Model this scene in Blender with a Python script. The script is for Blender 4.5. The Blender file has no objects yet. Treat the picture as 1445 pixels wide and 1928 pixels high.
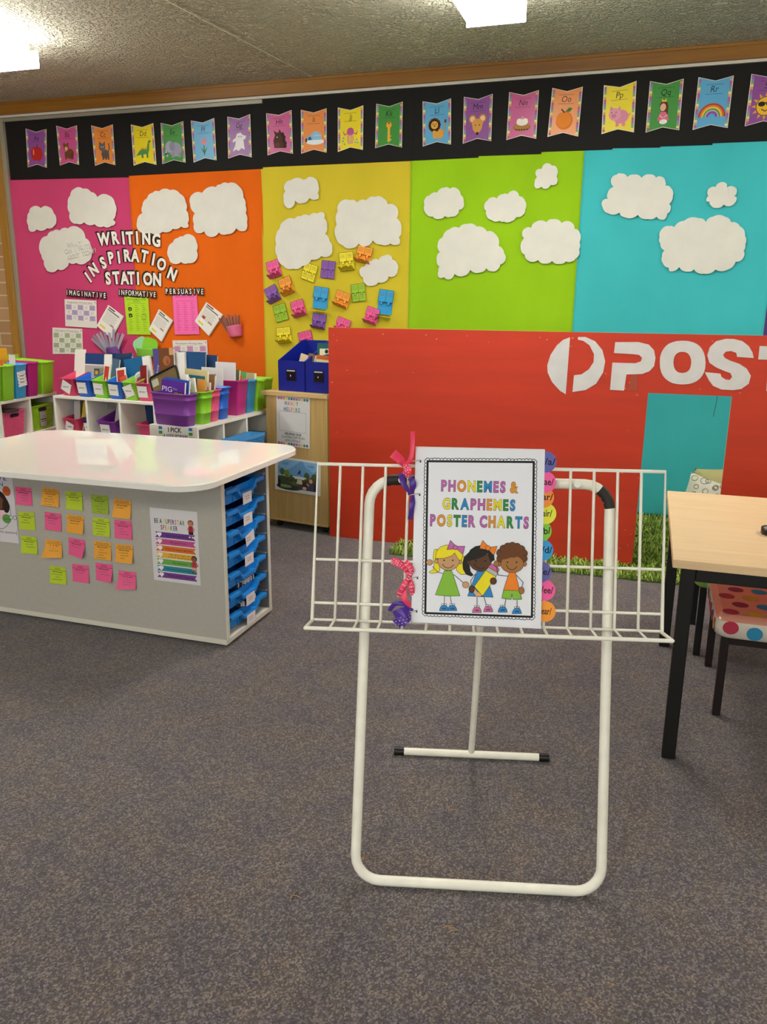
import bpy, math, random
from mathutils import Vector, Matrix, Euler

# ------------------------------------------------------------------ camera, world, exposure
scn = bpy.context.scene
COL = scn.collection
random.seed(7)
LIGHT = (1.0, 0.99, 0.95)
LAMP_STRENGTH = 13.5
FILL_STRENGTH = 1.6                # glow of the added fill panels behind the viewer
scn.view_settings.view_transform = 'Standard'
scn.view_settings.look = 'None'
scn.view_settings.gamma = 1.0
scn.view_settings.use_curve_mapping = False
scn.view_settings.exposure = 1.25
cam_d = bpy.data.cameras.new('camera')
cam = bpy.data.objects.new('camera', cam_d)
COL.objects.link(cam)
cam_d.sensor_fit = 'VERTICAL'
cam_d.sensor_height = 36.0
cam_d.lens = 1508.54 / 1928 * 36.0
PITCH, ROLL, YAW, EYE = 0.249968, 0.0104864, 0.3107214, 1.31
_c, _s = math.cos(YAW), math.sin(YAW)
_f0 = Vector((-_s, _c, 0)); _r0 = Vector((_c, _s, 0)); _z = Vector((0, 0, 1))
_f = math.cos(PITCH) * _f0 - math.sin(PITCH) * _z
_u = math.cos(PITCH) * _z + math.sin(PITCH) * _f0
_r2 = math.cos(ROLL) * _r0 + math.sin(ROLL) * _u
_u2 = -math.sin(ROLL) * _r0 + math.cos(ROLL) * _u
cam.matrix_world = Matrix(((_r2.x, _u2.x, -_f.x, 0), (_r2.y, _u2.y, -_f.y, 0), (_r2.z, _u2.z, -_f.z, EYE), (0, 0, 0, 1)))
cam_d.clip_start = 0.05
scn.camera = cam
world = bpy.data.worlds.new('world'); scn.world = world
world.use_nodes = True
world.node_tree.nodes['Background'].inputs[0].default_value = (0.8, 0.85, 1.0, 1)
world.node_tree.nodes['Background'].inputs[1].default_value = 0.05

# ------------------------------------------------------------------ materials
def lin(h):
    h = h.lstrip('#')
    v = [int(h[i:i + 2], 16) / 255 for i in (0, 2, 4)]
    return tuple(c / 12.92 if c <= .04045 else ((c + .055) / 1.055) ** 2.4 for c in v) + (1,)
_M = {}
def mat(col, rough=.55, metal=0.0, spec=.4, noise=None, bump=None, coat=0.0, emit=0.0, sheen=0.0):
    """noise = (scale xyz, amount); bump = (scale, strength, distance)"""
    key = (col, rough, metal, spec, noise, bump, coat, emit, sheen)
    if key in _M: return _M[key]
    m = bpy.data.materials.new('surface_' + col.lstrip('#'))
    m.use_nodes = True
    nt = m.node_tree; b = nt.nodes['Principled BSDF']
    b.inputs['Base Color'].default_value = lin(col)
    b.inputs['Roughness'].default_value = rough
    b.inputs['Metallic'].default_value = metal
    b.inputs['Specular IOR Level'].default_value = spec
    b.inputs['Coat Weight'].default_value = coat
    b.inputs['Coat Roughness'].default_value = .04
    b.inputs['Sheen Weight'].default_value = sheen
    if emit:
        b.inputs['Emission Color'].default_value = LIGHT + (1,)
        b.inputs['Emission Strength'].default_value = emit
    if noise or bump:
        tc = nt.nodes.new('ShaderNodeTexCoord')
    if noise:
        mp = nt.nodes.new('ShaderNodeMapping'); mp.inputs['Scale'].default_value = noise[0]
        nz = nt.nodes.new('ShaderNodeTexNoise'); nz.inputs['Scale'].default_value = 1.0; nz.inputs['Detail'].default_value = 4
        rp = nt.nodes.new('ShaderNodeValToRGB')
        a = noise[1]; c = lin(col)
        rp.color_ramp.elements[0].position = .3; rp.color_ramp.elements[1].position = .7
        rp.color_ramp.elements[0].color = tuple(max(0, x * (1 - a)) for x in c[:3]) + (1,)
        rp.color_ramp.elements[1].color = tuple(min(1, x * (1 + a)) for x in c[:3]) + (1,)
        nt.links.new(tc.outputs['Object'], mp.inputs[0]); nt.links.new(mp.outputs[0], nz.inputs[0])
        nt.links.new(nz.outputs['Fac'], rp.inputs[0]); nt.links.new(rp.outputs[0], b.inputs['Base Color'])
    if bump:
        n2 = nt.nodes.new('ShaderNodeTexNoise'); n2.inputs['Scale'].default_value = bump[0]; n2.inputs['Detail'].default_value = 3
        bp = nt.nodes.new('ShaderNodeBump'); bp.inputs['Strength'].default_value = bump[1]; bp.inputs['Distance'].default_value = bump[2]
        nt.links.new(tc.outputs['Object'], n2.inputs[0]); nt.links.new(n2.outputs['Fac'], bp.inputs['Height'])
        nt.links.new(bp.outputs[0], b.inputs['Normal'])
    _M[key] = m
    return m
def P(c): return mat(c, .6, spec=.3)                       # printed paper
def PL(c): return mat(c, .38, spec=.45)                    # moulded plastic

# ------------------------------------------------------------------ mesh builder
class MB:
    def __init__(self):
        self.v = []; self.f = []; self.fm = []; self.fs = []; self.m = []
    def mi(self, m):
        if isinstance(m, str): m = P(m)
        if m not in self.m: self.m.append(m)
        return self.m.index(m)
    def add(self, vs, fs, m, smooth=False):
        o = len(self.v); k = self.mi(m)
        self.v += [tuple(p) for p in vs]
        for f in fs:
            self.f.append([o + i for i in f]); self.fm.append(k); self.fs.append(smooth)
    def box(self, x0, x1, y0, y1, z0, z1, m):
        vs = [(x, y, z) for z in (z0, z1) for y in (y0, y1) for x in (x0, x1)]
        self.add(vs, [(0, 2, 3, 1), (4, 5, 7, 6), (0, 1, 5, 4), (2, 6, 7, 3), (0, 4, 6, 2), (1, 3, 7, 5)], m)
    def tube(self, pts, r, m, seg=10, closed=False, flat=None):
        pts = [Vector(p) for p in pts]; n = len(pts); rings = []
        up = None
        for i, p in enumerate(pts):
            a = pts[i - 1] if (i or closed) else pts[i]
            b = pts[(i + 1) % n] if (i < n - 1 or closed) else pts[i]
            t = (b - a).normalized()
            if up is None:
                up = Vector((0, 0, 1)) if abs(t.z) < .9 else Vector((0, 1, 0))
            s = t.cross(up)
            if s.length < 1e-5: s = t.cross(Vector((1, .3, .2)))
            s.normalize(); w = s.cross(t).normalized(); up = w
            rr = r[i] if isinstance(r, (list, tuple)) else r
            fx, fy = flat if flat else (1, 1)
            rings.append([p + s * (math.cos(2 * math.pi * k / seg) * rr * fx) + w * (math.sin(2 * math.pi * k / seg) * rr * fy) for k in range(seg)])
        vs = [q for R_ in rings for q in R_]; fs = []
        for i in range(n if closed else n - 1):
            j = (i + 1) % n
            for k in range(seg):
                l = (k + 1) % seg
                fs.append((i * seg + k, i * seg + l, j * seg + l, j * seg + k))
        self.add(vs, fs, m, True)
        if not closed:
            self.add(rings[0], [tuple(range(seg))], m); self.add(rings[-1], [tuple(reversed(range(seg)))], m)
    def loft(self, rings, m, smooth=True, cap0=False, cap1=False):
        n = len(rings[0]); vs = [p for R_ in rings for p in R_]; fs = []
        for i in range(len(rings) - 1):
            for k in range(n):
                l = (k + 1) % n
                fs.append((i * n + k, i * n + l, (i + 1) * n + l, (i + 1) * n + k))
        self.add(vs, fs, m, smooth)
        if cap0: self.add(rings[0], [tuple(reversed(range(n)))], m)
        if cap1: self.add(rings[-1], [tuple(range(n))], m)
    def grid(self, fn, nu, nv, m, smooth=True):
        vs = [fn(i / nu, j / nv) for j in range(nv + 1) for i in range(nu + 1)]
        fs = [(j * (nu + 1) + i, j * (nu + 1) + i + 1, (j + 1) * (nu + 1) + i + 1, (j + 1) * (nu + 1) + i) for j in range(nv) for i in range(nu)]
        self.add(vs, fs, m, smooth)
    def build(self, name, parent=None, loc=(0, 0, 0), rot=(0, 0, 0), bevel=0, label=None, cat=None, group=None, kind=None, solid=0):
        me = bpy.data.meshes.new(name)
        me.from_pydata(self.v, [], self.f)
        for m in self.m: me.materials.append(m)
        me.polygons.foreach_set('material_index', self.fm)
        me.polygons.foreach_set('use_smooth', self.fs)
        me.update()
        o = bpy.data.objects.new(name, me); COL.objects.link(o)
        o.location = loc; o.rotation_euler = rot
        if parent: o.parent = parent
        if solid:
            sd = o.modifiers.new('thickness', 'SOLIDIFY'); sd.thickness = solid; sd.offset = 0
        if bevel:
            bv = o.modifiers.new('edge', 'BEVEL'); bv.width = bevel; bv.segments = 2; bv.limit_method = 'ANGLE'; bv.angle_limit = math.radians(50)
        tag(o, label, cat, group, kind)
        return o
def tag(o, label=None, cat=None, group=None, kind=None):
    if label: o['label'] = label
    if cat: o['category'] = cat
    if group: o['group'] = group
    if kind: o['kind'] = kind
    return o
def thing(name, label, cat, loc=(0, 0, 0), rotz=0.0, group=None, rot=None):
    o = bpy.data.objects.new(name, None); COL.objects.link(o)
    o.empty_display_size = .05
    o.location = loc; o.rotation_euler = rot if rot else (0, 0, rotz)
    return tag(o, label, cat, group)
def rrect(w, d, r, n=4):
    r = min(r, w / 2 - 1e-4, d / 2 - 1e-4); pts = []
    for cx, cy, a0 in ((w / 2 - r, d / 2 - r, 0), (-w / 2 + r, d / 2 - r, 90), (-w / 2 + r, -d / 2 + r, 180), (w / 2 - r, -d / 2 + r, 270)):
        for i in range(n + 1):
            a = math.radians(a0 + 90 * i / n); pts.append((cx + r * math.cos(a), cy + r * math.sin(a)))
    return pts
def rot2(p, deg):
    a = math.radians(deg); return (p[0] * math.cos(a) - p[1] * math.sin(a), p[0] * math.sin(a) + p[1] * math.cos(a))

# ------------------------------------------------------------------ lettering (built-in font turned into mesh outlines)
_G = {}
def glyph(s, bold=0.0):
    k = (s, bold)
    if k not in _G:
        cu = bpy.data.curves.new('lettering', 'FONT'); cu.body = s; cu.size = 1.0; cu.offset = bold; cu.resolution_u = 3
        ob = bpy.data.objects.new('lettering', cu)
        me = ob.to_mesh()
        vs = [(v.co.x, v.co.y) for v in me.vertices]; fs = [tuple(p.vertices) for p in me.polygons]
        ob.to_mesh_clear(); bpy.data.objects.remove(ob); bpy.data.curves.remove(cu)
        if vs:
            xs = [v[0] for v in vs]; x0, x1 = min(xs), max(xs)
        else: x0 = x1 = 0
        _G[k] = (vs, fs, x0, x1)
    return _G[k]
CAP = max(v[1] for v in glyph('H')[0])

class Sheet(MB):
    """flat artwork: x right, y up, h towards the viewer (local -Y)"""
    def __init__(self, mp=None):
        super().__init__(); self.h = 0.0; self.mp = mp or (lambda x, y, h: (x, -h, y))
    def base(self, pts, col, t=.0006, side=None):
        a = [self.mp(x, y, t) for x, y in pts]; b = [self.mp(x, y, 0) for x, y in pts]; n = len(pts)
        ar = sum(pts[i][0] * pts[(i + 1) % n][1] - pts[(i + 1) % n][0] * pts[i][1] for i in range(n))
        if ar < 0: a.reverse(); b.reverse()
        self.add(a, [tuple(range(n))], col)
        self.add(a + b, [(i, i + n, (i + 1) % n + n, (i + 1) % n) for i in range(n)], side or col)
        self.add(b, [tuple(reversed(range(n)))], side or col)
        self.h = t + .00006
        return self
    def rbase(self, w, hgt, col, t=.0006, nx=6, ny=8):
        """subdivided rectangular base centred on 0,0 (follows a curling map)"""
        for hh, fl in ((t, 1), (0, -1)):
            vs = [self.mp(-w / 2 + w * i / nx, -hgt / 2 + hgt * j / ny, hh) for j in range(ny + 1) for i in range(nx + 1)]
            fs = [(j * (nx + 1) + i, j * (nx + 1) + i + 1, (j + 1) * (nx + 1) + i + 1, (j + 1) * (nx + 1) + i) for j in range(ny) for i in range(nx)]
            self.add(vs, fs if fl > 0 else [tuple(reversed(f)) for f in fs], col, True)
        self.h = t + .0001
        return self
    def poly(self, pts, col, keep=False):
        n = len(pts)
        ar = sum(pts[i][0] * pts[(i + 1) % n][1] - pts[(i + 1) % n][0] * pts[i][1] for i in range(n))
        if ar < 0: pts = pts[::-1]
        self.add([self.mp(x, y, self.h) for x, y in pts], [tuple(range(n))], col)
        if not keep: self.h += .000012
    def rect(self, x0, y0, x1, y1, col, keep=False):
        self.poly([(x0, y0), (x1, y0), (x1, y1), (x0, y1)], col, keep)
    def circ(self, x, y, rx, col, ry=None, n=20, a0=0, a1=360, keep=False):
        ry = ry or rx
        k = n if a1 - a0 >= 360 else n + 1
        self.poly([(x + rx * math.cos(math.radians(a0 + (a1 - a0) * i / n)), y + ry * math.sin(math.radians(a0 + (a1 - a0) * i / n))) for i in range(k)], col, keep)
    def line(self, pts, w, col, keep=False):
        for a, b in zip(pts[:-1], pts[1:]):
            dx, dy = b[0] - a[0], b[1] - a[1]; L = math.hypot(dx, dy) or 1
            nx, ny = -dy / L * w / 2, dx / L * w / 2; ex, ey = dx / L * w * .3, dy / L * w * .3
            self.poly([(a[0] + nx - ex, a[1] + ny - ey), (a[0] - nx - ex, a[1] - ny - ey), (b[0] - nx + ex, b[1] - ny + ey), (b[0] + nx + ex, b[1] + ny + ey)], col, True)
        if not keep: self.h += .000012
    def loop(self, pts, w, col): self.line(list(pts) + [pts[0]], w, col)
    def text(self, s, x, y, cap, col, bold=0.0, width=None, rot=0, shear=0.0, align='c', outline=None, xs=1.0):
        """centred on x,y; cap = capital height; width squeezes the line to that length"""
        sc = cap / CAP
        vs, fs, x0, x1 = glyph(s, bold)
        if not vs: return
        sx = sc * xs
        if width: sx = width / (x1 - x0)
        cx = (x0 + x1) / 2 if align == 'c' else x0
        def put(V, F, c):
            o = []
            for a, b in V:
                q = ((a - cx) * sx + shear * b * sc, (b - CAP / 2) * sc)
                q = rot2(q, rot); o.append(self.mp(x + q[0], y + q[1], self.h))
            self.add(o, F, c); self.h += .000012
        if outline:
            V, F, _, _ = glyph(s, bold + outline[1]); put(V, F, outline[0])
        put(vs, fs, col)
    def scribble(self, x, y, w, h, col, n=None):
        """illegible writing: a row of short strokes"""
        r = random.Random(int((x * 7919 + y * 104729) * 1e4) & 0xffff); cx = x - w / 2
        while cx < x + w / 2 - h * .3:
            k = r.uniform(.3, .8) * h
            self.rect(cx, y - h * r.uniform(.25, .5), cx + k, y + h * r.uniform(.2, .5), col, True); cx += k + h * .25
        self.h += .000012
def quadmap(q, origin):
    """bilinear map of the square -.5..+.5 to four wall points TL,TR,BR,BL (x,z), relative to origin"""
    (ax, az), (bx, bz), (cx, cz), (dx, dz) = [(p[0] - origin[0], p[1] - origin[1]) for p in q]
    def mp(u, v, h):
        s, t = u + .5, .5 - v
        x = (ax * (1 - s) + bx * s) * (1 - t) + (dx * (1 - s) + cx * s) * t
        z = (az * (1 - s) + bz * s) * (1 - t) + (dz * (1 - s) + cz * s) * t
        return (x, -h, z)
    return mp
def cen(q): return (sum(p[0] for p in q) / len(q), sum(p[1] for p in q) / len(q))
ORD = ['first', 'second', 'third', 'fourth', 'fifth', 'sixth', 'seventh', 'eighth', 'ninth', 'tenth', 'eleventh', 'twelfth']
SQ = [(-.5, -.5), (.5, -.5), (.5, .5), (-.5, .5)]
YW = 5.35            # face of the pinboard
PIN = YW - .006      # where pinned paper sits
# ------------------------------------------------------------------ measured outlines (metres; x along the wall, z up)
FLAGS=[('Aa',[(-4.547,2.573),(-4.361,2.56),(-4.388,2.295),(-4.559,2.305)]),('Bb',[(-4.272,2.578),(-4.091,2.571),(-4.099,2.304),(-4.268,2.306)]),('Cc',[(-3.968,2.564),(-3.785,2.561),(-3.787,2.289),(-3.96,2.292)]),('Dd',[(-3.635,2.553),(-3.45,2.552),(-3.443,2.278),(-3.632,2.28)]),('Ee',[(-3.39,2.549),(-3.21,2.551),(-3.207,2.283),(-3.395,2.281)]),('Ff',[(-3.149,2.552),(-2.967,2.558),(-2.961,2.288),(-3.142,2.281)]),('Gg',[(-2.866,2.561),(-2.693,2.567),(-2.69,2.296),(-2.87,2.296)]),('Hh',[(-2.573,2.566),(-2.388,2.575),(-2.382,2.305),(-2.57,2.303)]),('Ii',[(-2.32,2.572),(-2.137,2.571),(-2.139,2.302),(-2.322,2.303)]),('Jj',[(-2.058,2.571),(-1.882,2.573),(-1.883,2.307),(-2.059,2.302)]),('Kk',[(-1.793,2.577),(-1.616,2.579),(-1.617,2.309),(-1.799,2.313)]),('Ll',[(-1.485,2.573),(-1.301,2.579),(-1.293,2.312),(-1.478,2.308)]),('Mm',[(-1.219,2.582),(-1.039,2.588),(-1.037,2.32),(-1.217,2.313)]),('Nn',[(-0.938,2.591),(-0.758,2.591),(-0.759,2.32),(-0.942,2.321)]),('Oo',[(-0.678,2.598),(-0.499,2.593),(-0.508,2.32),(-0.691,2.327)]),('Pp',[(-0.378,2.593),(-0.194,2.604),(-0.186,2.327),(-0.372,2.326)]),('Qq',[(-0.119,2.597),(0.065,2.598),(0.066,2.326),(-0.12,2.322)]),('Rr',[(0.144,2.6),(0.331,2.596),(0.328,2.324),(0.14,2.323)]),('Ss',[(0.422,2.598),(0.61,2.596),(0.607,2.329),(0.417,2.328)])]
CLOUDS=[[(-4.554,2.022),(-4.47,2.013),(-4.395,2.019),(-4.358,1.975),(-4.338,1.929),(-4.367,1.881),(-4.429,1.869),(-4.527,1.862),(-4.589,1.848),(-4.601,1.891),(-4.603,1.948),(-4.581,1.987)],[(-4.154,2.141),(-4.078,2.138),(-4.011,2.114),(-3.958,2.077),(-3.853,2.084),(-3.808,2.026),(-3.808,1.962),(-3.839,1.915),(-3.816,1.895),(-3.856,1.874),(-3.92,1.872),(-3.999,1.889),(-4.092,1.904),(-4.154,1.896),(-4.21,1.917),(-4.212,1.972),(-4.222,2.037),(-4.195,2.094)],[(-4.376,1.847),(-4.317,1.849),(-4.24,1.863),(-4.133,1.863),(-4.09,1.793),(-4.047,1.733),(-4.044,1.674),(-4.09,1.621),(-4.191,1.615),(-4.257,1.618),(-4.287,1.58),(-4.364,1.569),(-4.451,1.552),(-4.474,1.576),(-4.485,1.631),(-4.503,1.671),(-4.509,1.766),(-4.436,1.812)],[(-3.577,2.007),(-3.535,2.056),(-3.486,2.092),(-3.433,2.1),(-3.341,2.106),(-3.261,2.079),(-3.219,2.023),(-3.218,1.967),(-3.202,1.93),(-3.212,1.88),(-3.206,1.855),(-3.266,1.86),(-3.335,1.845),(-3.42,1.825),(-3.529,1.823),(-3.621,1.837),(-3.632,1.895),(-3.581,1.957)],[(-3.172,2.064),(-3.083,2.08),(-2.972,2.115),(-2.935,2.13),(-2.877,2.136),(-2.792,2.113),(-2.762,2.04),(-2.747,1.986),(-2.749,1.938),(-2.74,1.877),(-2.753,1.822),(-2.825,1.839),(-2.899,1.8),(-2.964,1.814),(-3.031,1.784),(-3.081,1.824),(-3.148,1.817),(-3.16,1.873),(-3.149,1.947),(-3.183,2.009)],[(-3.341,1.75),(-3.294,1.781),(-3.255,1.79),(-3.187,1.801),(-3.145,1.748),(-3.148,1.691),(-3.151,1.634),(-3.22,1.607),(-3.281,1.616),(-3.358,1.608),(-3.379,1.642),(-3.386,1.7)],[(-2.448,2.111),(-2.399,2.139),(-2.305,2.138),(-2.291,2.141),(-2.231,2.15),(-2.198,2.097),(-2.205,2.051),(-2.199,2.016),(-2.266,2.023),(-2.314,1.99),(-2.372,2.011),(-2.396,1.965),(-2.437,1.969),(-2.456,2.023),(-2.442,2.07)],[(-2.489,1.833),(-2.453,1.88),(-2.377,1.891),(-2.329,1.907),(-2.267,1.91),(-2.206,1.922),(-2.159,1.925),(-2.16,1.892),(-2.137,1.838),(-2.154,1.791),(-2.121,1.743),(-2.101,1.695),(-2.121,1.648),(-2.182,1.648),(-2.257,1.625),(-2.324,1.583),(-2.393,1.565),(-2.466,1.583),(-2.514,1.651),(-2.519,1.725)],[(-2.06,1.931),(-2.046,1.988),(-1.974,2.0),(-1.922,1.985),(-1.857,1.997),(-1.793,2.016),(-1.735,2.003),(-1.71,1.968),(-1.646,1.949),(-1.645,1.881),(-1.612,1.806),(-1.63,1.76),(-1.623,1.719),(-1.687,1.723),(-1.752,1.717),(-1.81,1.745),(-1.856,1.707),(-1.911,1.726),(-1.954,1.696),(-2.027,1.716),(-2.074,1.766),(-2.067,1.849)],[(-1.868,1.575),(-1.821,1.611),(-1.766,1.621),(-1.728,1.645),(-1.685,1.645),(-1.673,1.62),(-1.638,1.595),(-1.634,1.553),(-1.649,1.518),(-1.699,1.514),(-1.71,1.486),(-1.769,1.475),(-1.82,1.451),(-1.864,1.468),(-1.876,1.504),(-1.904,1.54),(-1.892,1.568)],[(-1.426,2.013),(-1.374,2.03),(-1.326,2.058),(-1.29,2.049),(-1.255,2.055),(-1.219,2.011),(-1.199,1.966),(-1.203,1.93),(-1.229,1.923),(-1.237,1.894),(-1.277,1.882),(-1.319,1.887),(-1.361,1.869),(-1.4,1.885),(-1.448,1.906),(-1.457,1.959),(-1.454,1.996)],[(-1.044,1.973),(-1.021,1.989),(-0.986,1.982),(-0.945,2.008),(-0.918,2.005),(-0.877,2.026),(-0.846,1.993),(-0.807,1.963),(-0.804,1.913),(-0.816,1.881),(-0.858,1.871),(-0.891,1.844),(-0.933,1.844),(-0.961,1.85),(-1.015,1.856),(-1.048,1.886),(-1.049,1.912),(-1.065,1.934)],[(-0.714,2.145),(-0.694,2.176),(-0.654,2.162),(-0.625,2.152),(-0.622,2.1),(-0.619,2.057),(-0.655,2.053),(-0.679,2.03),(-0.711,2.044),(-0.744,2.035),(-0.753,2.072),(-0.74,2.099),(-0.75,2.136)],[(-1.33,1.755),(-1.283,1.806),(-1.223,1.811),(-1.172,1.834),(-1.108,1.818),(-1.04,1.787),(-0.988,1.772),(-0.961,1.698),(-0.924,1.653),(-0.916,1.605),(-0.947,1.586),(-0.962,1.553),(-1.001,1.543),(-1.034,1.563),(-1.073,1.536),(-1.141,1.553),(-1.176,1.516),(-1.245,1.529),(-1.273,1.493),(-1.314,1.508),(-1.347,1.504),(-1.352,1.547),(-1.345,1.573),(-1.366,1.612),(-1.347,1.665),(-1.361,1.718)],[(-0.759,1.804),(-0.738,1.836),(-0.667,1.835),(-0.63,1.852),(-0.573,1.828),(-0.522,1.835),(-0.493,1.792),(-0.465,1.777),(-0.458,1.713),(-0.458,1.67),(-0.46,1.63),(-0.474,1.62),(-0.492,1.602),(-0.532,1.602),(-0.573,1.586),(-0.619,1.605),(-0.663,1.588),(-0.706,1.611),(-0.763,1.604),(-0.792,1.644),(-0.817,1.67),(-0.801,1.743),(-0.815,1.776),(-0.797,1.801)],[(-0.296,2.074),(-0.266,2.096),(-0.242,2.102),(-0.202,2.08),(-0.168,2.093),(-0.121,2.073),(-0.075,2.091),(-0.039,2.071),(-0.012,2.077),(0.015,2.049),(0.017,2.026),(0.053,2.008),(0.065,1.967),(0.047,1.923),(0.06,1.896),(0.042,1.869),(0.027,1.835),(-0.016,1.853),(-0.066,1.841),(-0.124,1.866),(-0.197,1.852),(-0.232,1.882),(-0.295,1.877),(-0.334,1.916),(-0.337,1.951),(-0.305,1.96),(-0.311,1.992),(-0.278,2.029)],[(0.258,1.998),(0.297,2.01),(0.314,2.031),(0.353,2.026),(0.356,2.005),(0.402,2.003),(0.414,1.98),(0.401,1.956),(0.418,1.943),(0.393,1.904),(0.352,1.912),(0.315,1.894),(0.28,1.911),(0.272,1.931),(0.253,1.935),(0.263,1.961)],[(0.012,1.736),(0.022,1.784),(0.062,1.798),(0.089,1.791),(0.141,1.826),(0.221,1.839),(0.263,1.817),(0.3,1.846),(0.367,1.843),(0.4,1.814),(0.452,1.789),(0.485,1.735),(0.491,1.688),(0.486,1.654),(0.488,1.61),(0.45,1.593),(0.412,1.548),(0.345,1.549),(0.283,1.525),(0.223,1.551),(0.193,1.537),(0.139,1.564),(0.09,1.538),(0.081,1.56),(0.043,1.589),(0.036,1.624),(0.047,1.66),(0.019,1.701)]]
WRITING=[('W',-3.926,1.783,3),('R',-3.823,1.79,5),('I',-3.756,1.788,3),('T',-3.701,1.786,2),('I',-3.637,1.787,0),('N',-3.56,1.784,-2),('G',-3.476,1.768,-4)]
INSPIRATION=[('I',-4.091,1.509,36),('N',-4.037,1.565,33),('S',-3.947,1.613,22),('P',-3.874,1.649,8),('I',-3.806,1.651,4),('R',-3.73,1.664,2),('A',-3.664,1.661,-4),('T',-3.584,1.656,-14),('I',-3.509,1.635,-16),('O',-3.443,1.6,-16),('N',-3.358,1.531,-26)]
STATION=[('S',-3.914,1.501,3),('T',-3.841,1.505,3),('A',-3.769,1.503,2),('T',-3.71,1.504,0),('I',-3.651,1.501,-2),('O',-3.568,1.496,-2),('N',-3.488,1.492,-4)]
IMAG=[('I',-4.294,1.398,-2.3),('M',-4.26,1.396,-6.6),('A',-4.225,1.394,-2.9),('G',-4.191,1.391,-5.7),('I',-4.156,1.389,-4.3),('N',-4.122,1.387,-1.9),('A',-4.088,1.385,-2.9),('T',-4.054,1.382,-5.3),('I',-4.02,1.38,-4.5),('V',-3.987,1.378,-6.2),('E',-3.953,1.376,-1.5)]
INFO=[('I',-3.821,1.4,-3.0),('N',-3.79,1.399,-1.4),('F',-3.759,1.397,-2.3),('O',-3.729,1.396,-2.6),('R',-3.698,1.394,-1.5),('M',-3.667,1.392,-1.3),('A',-3.637,1.391,-5.1),('T',-3.606,1.389,-1.4),('I',-3.576,1.388,-5.8),('V',-3.545,1.386,-5.9),('E',-3.515,1.385,-5.8)]
PERS=[('P',-3.411,1.41,0.2),('E',-3.377,1.409,0.7),('R',-3.344,1.409,0.5),('S',-3.311,1.409,-0.7),('U',-3.278,1.409,1.2),('A',-3.245,1.409,-2.9),('S',-3.212,1.409,-2.4),('I',-3.179,1.409,-3.0),('V',-3.147,1.409,0.6),('E',-3.114,1.408,-2.0)]
WHAT=[('W',-4.239,1.747,5.2),('H',-4.206,1.75,6.6),('A',-4.173,1.752,3.7),('T',-4.141,1.754,5.2),('C',-4.273,1.699,7.4),('A',-4.251,1.702,12.4),('N',-4.229,1.706,8.8),('I',-4.185,1.714,9.9),('W',-4.142,1.722,11.5),('R',-4.12,1.725,9.8),('I',-4.098,1.729,8.0),('T',-4.077,1.733,12.2),('E',-4.055,1.737,7.2),('A',-4.253,1.655,13.6),('B',-4.23,1.659,14.0),('O',-4.208,1.664,12.0),('U',-4.185,1.668,10.0),('T',-4.162,1.672,11.7),('T',-4.117,1.681,9.6),('O',-4.095,1.685,12.3),('D',-4.073,1.689,10.3),('A',-4.05,1.694,12.3),('Y',-4.028,1.698,9.5),('?',-4.006,1.702,13.1)]
PAPERS={'imag':[(-4.328,1.348),(-4.037,1.338),(-4.05,1.132),(-4.341,1.143)],'info':[(-4.465,1.131),(-4.187,1.125),(-4.197,0.934),(-4.485,0.926)],'green':[(-3.787,1.37),(-3.577,1.365),(-3.576,1.092),(-3.78,1.091)],'b1':[(-3.926,1.307),(-3.801,1.227),(-3.922,1.06),(-4.046,1.152)],'b2':[(-3.485,1.28),(-3.376,1.203),(-3.483,1.047),(-3.584,1.132)],'pink':[(-3.368,1.391),(-3.166,1.392),(-3.158,1.104),(-3.367,1.098)],'b3':[(-3.084,1.335),(-2.957,1.25),(-3.079,1.097),(-3.187,1.198)],'pers':[(-3.389,1.055),(-3.097,1.063),(-3.093,0.845),(-3.387,0.832)],'ppocket':[(-3.978,0.987),(-3.853,1.001),(-3.834,0.918),(-3.968,0.909)],'pstrip':[(-4.062,0.985),(-3.86,1.078),(-3.867,1.001),(-3.974,0.987)],'cup':[(-2.928,1.158),(-2.808,1.184),(-2.801,1.1),(-2.899,1.085)],'cstrip':[(-2.985,1.227),(-2.808,1.238),(-2.808,1.182),(-2.926,1.162)],'gpocket':[(-3.721,0.995),(-3.482,0.994),(-3.495,0.932),(-3.704,0.926)]}
CARDS=[('pink',-2.541,1.562,15.6,0.096,0.115),('yellow',-2.273,1.541,-18.0,0.102,0.114),('purple',-2.134,1.558,-6.4,0.1,0.115),('yellow',-1.996,1.61,5.6,0.1,0.12),('orange',-1.872,1.652,-13.3,0.107,0.107),('orange',-2.447,1.448,20.5,0.093,0.118),('purple',-2.556,1.392,25.4,0.094,0.113),('blue',-2.19,1.37,-6.8,0.107,0.144),('orange',-2.032,1.36,-19.1,0.105,0.103),('lime',-1.911,1.406,7.0,0.099,0.115),('blue',-1.717,1.345,-6.8,0.103,0.16),('lime',-2.497,1.266,14.8,0.096,0.114),('pink',-2.358,1.296,16.2,0.097,0.112),('purple',-2.204,1.211,-8.5,0.101,0.105),('pink',-1.814,1.253,-17.1,0.094,0.111),('pink',-2.025,1.191,-19.6,0.101,0.088),('yellow',-2.474,1.111,6.5,0.108,0.109),('pink',-2.305,1.087,14.7,0.1,0.108)]
STRIPX=[-4.745,-3.689,-2.621,-1.558,-0.466,0.65]
BLACKLOW=[(-4.735,2.223),(-3.696,2.205),(-3.691,2.215),(-2.625,2.221),(-2.62,2.231),(-1.558,2.228),(-1.127,2.229),(-1.123,2.238),(-0.736,2.233),(-0.733,2.245),(-0.314,2.239),(-0.311,2.247),(-0.042,2.238),(-0.039,2.244),(0.244,2.239),(0.246,2.248),(0.544,2.245),(0.694,2.246)]
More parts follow.
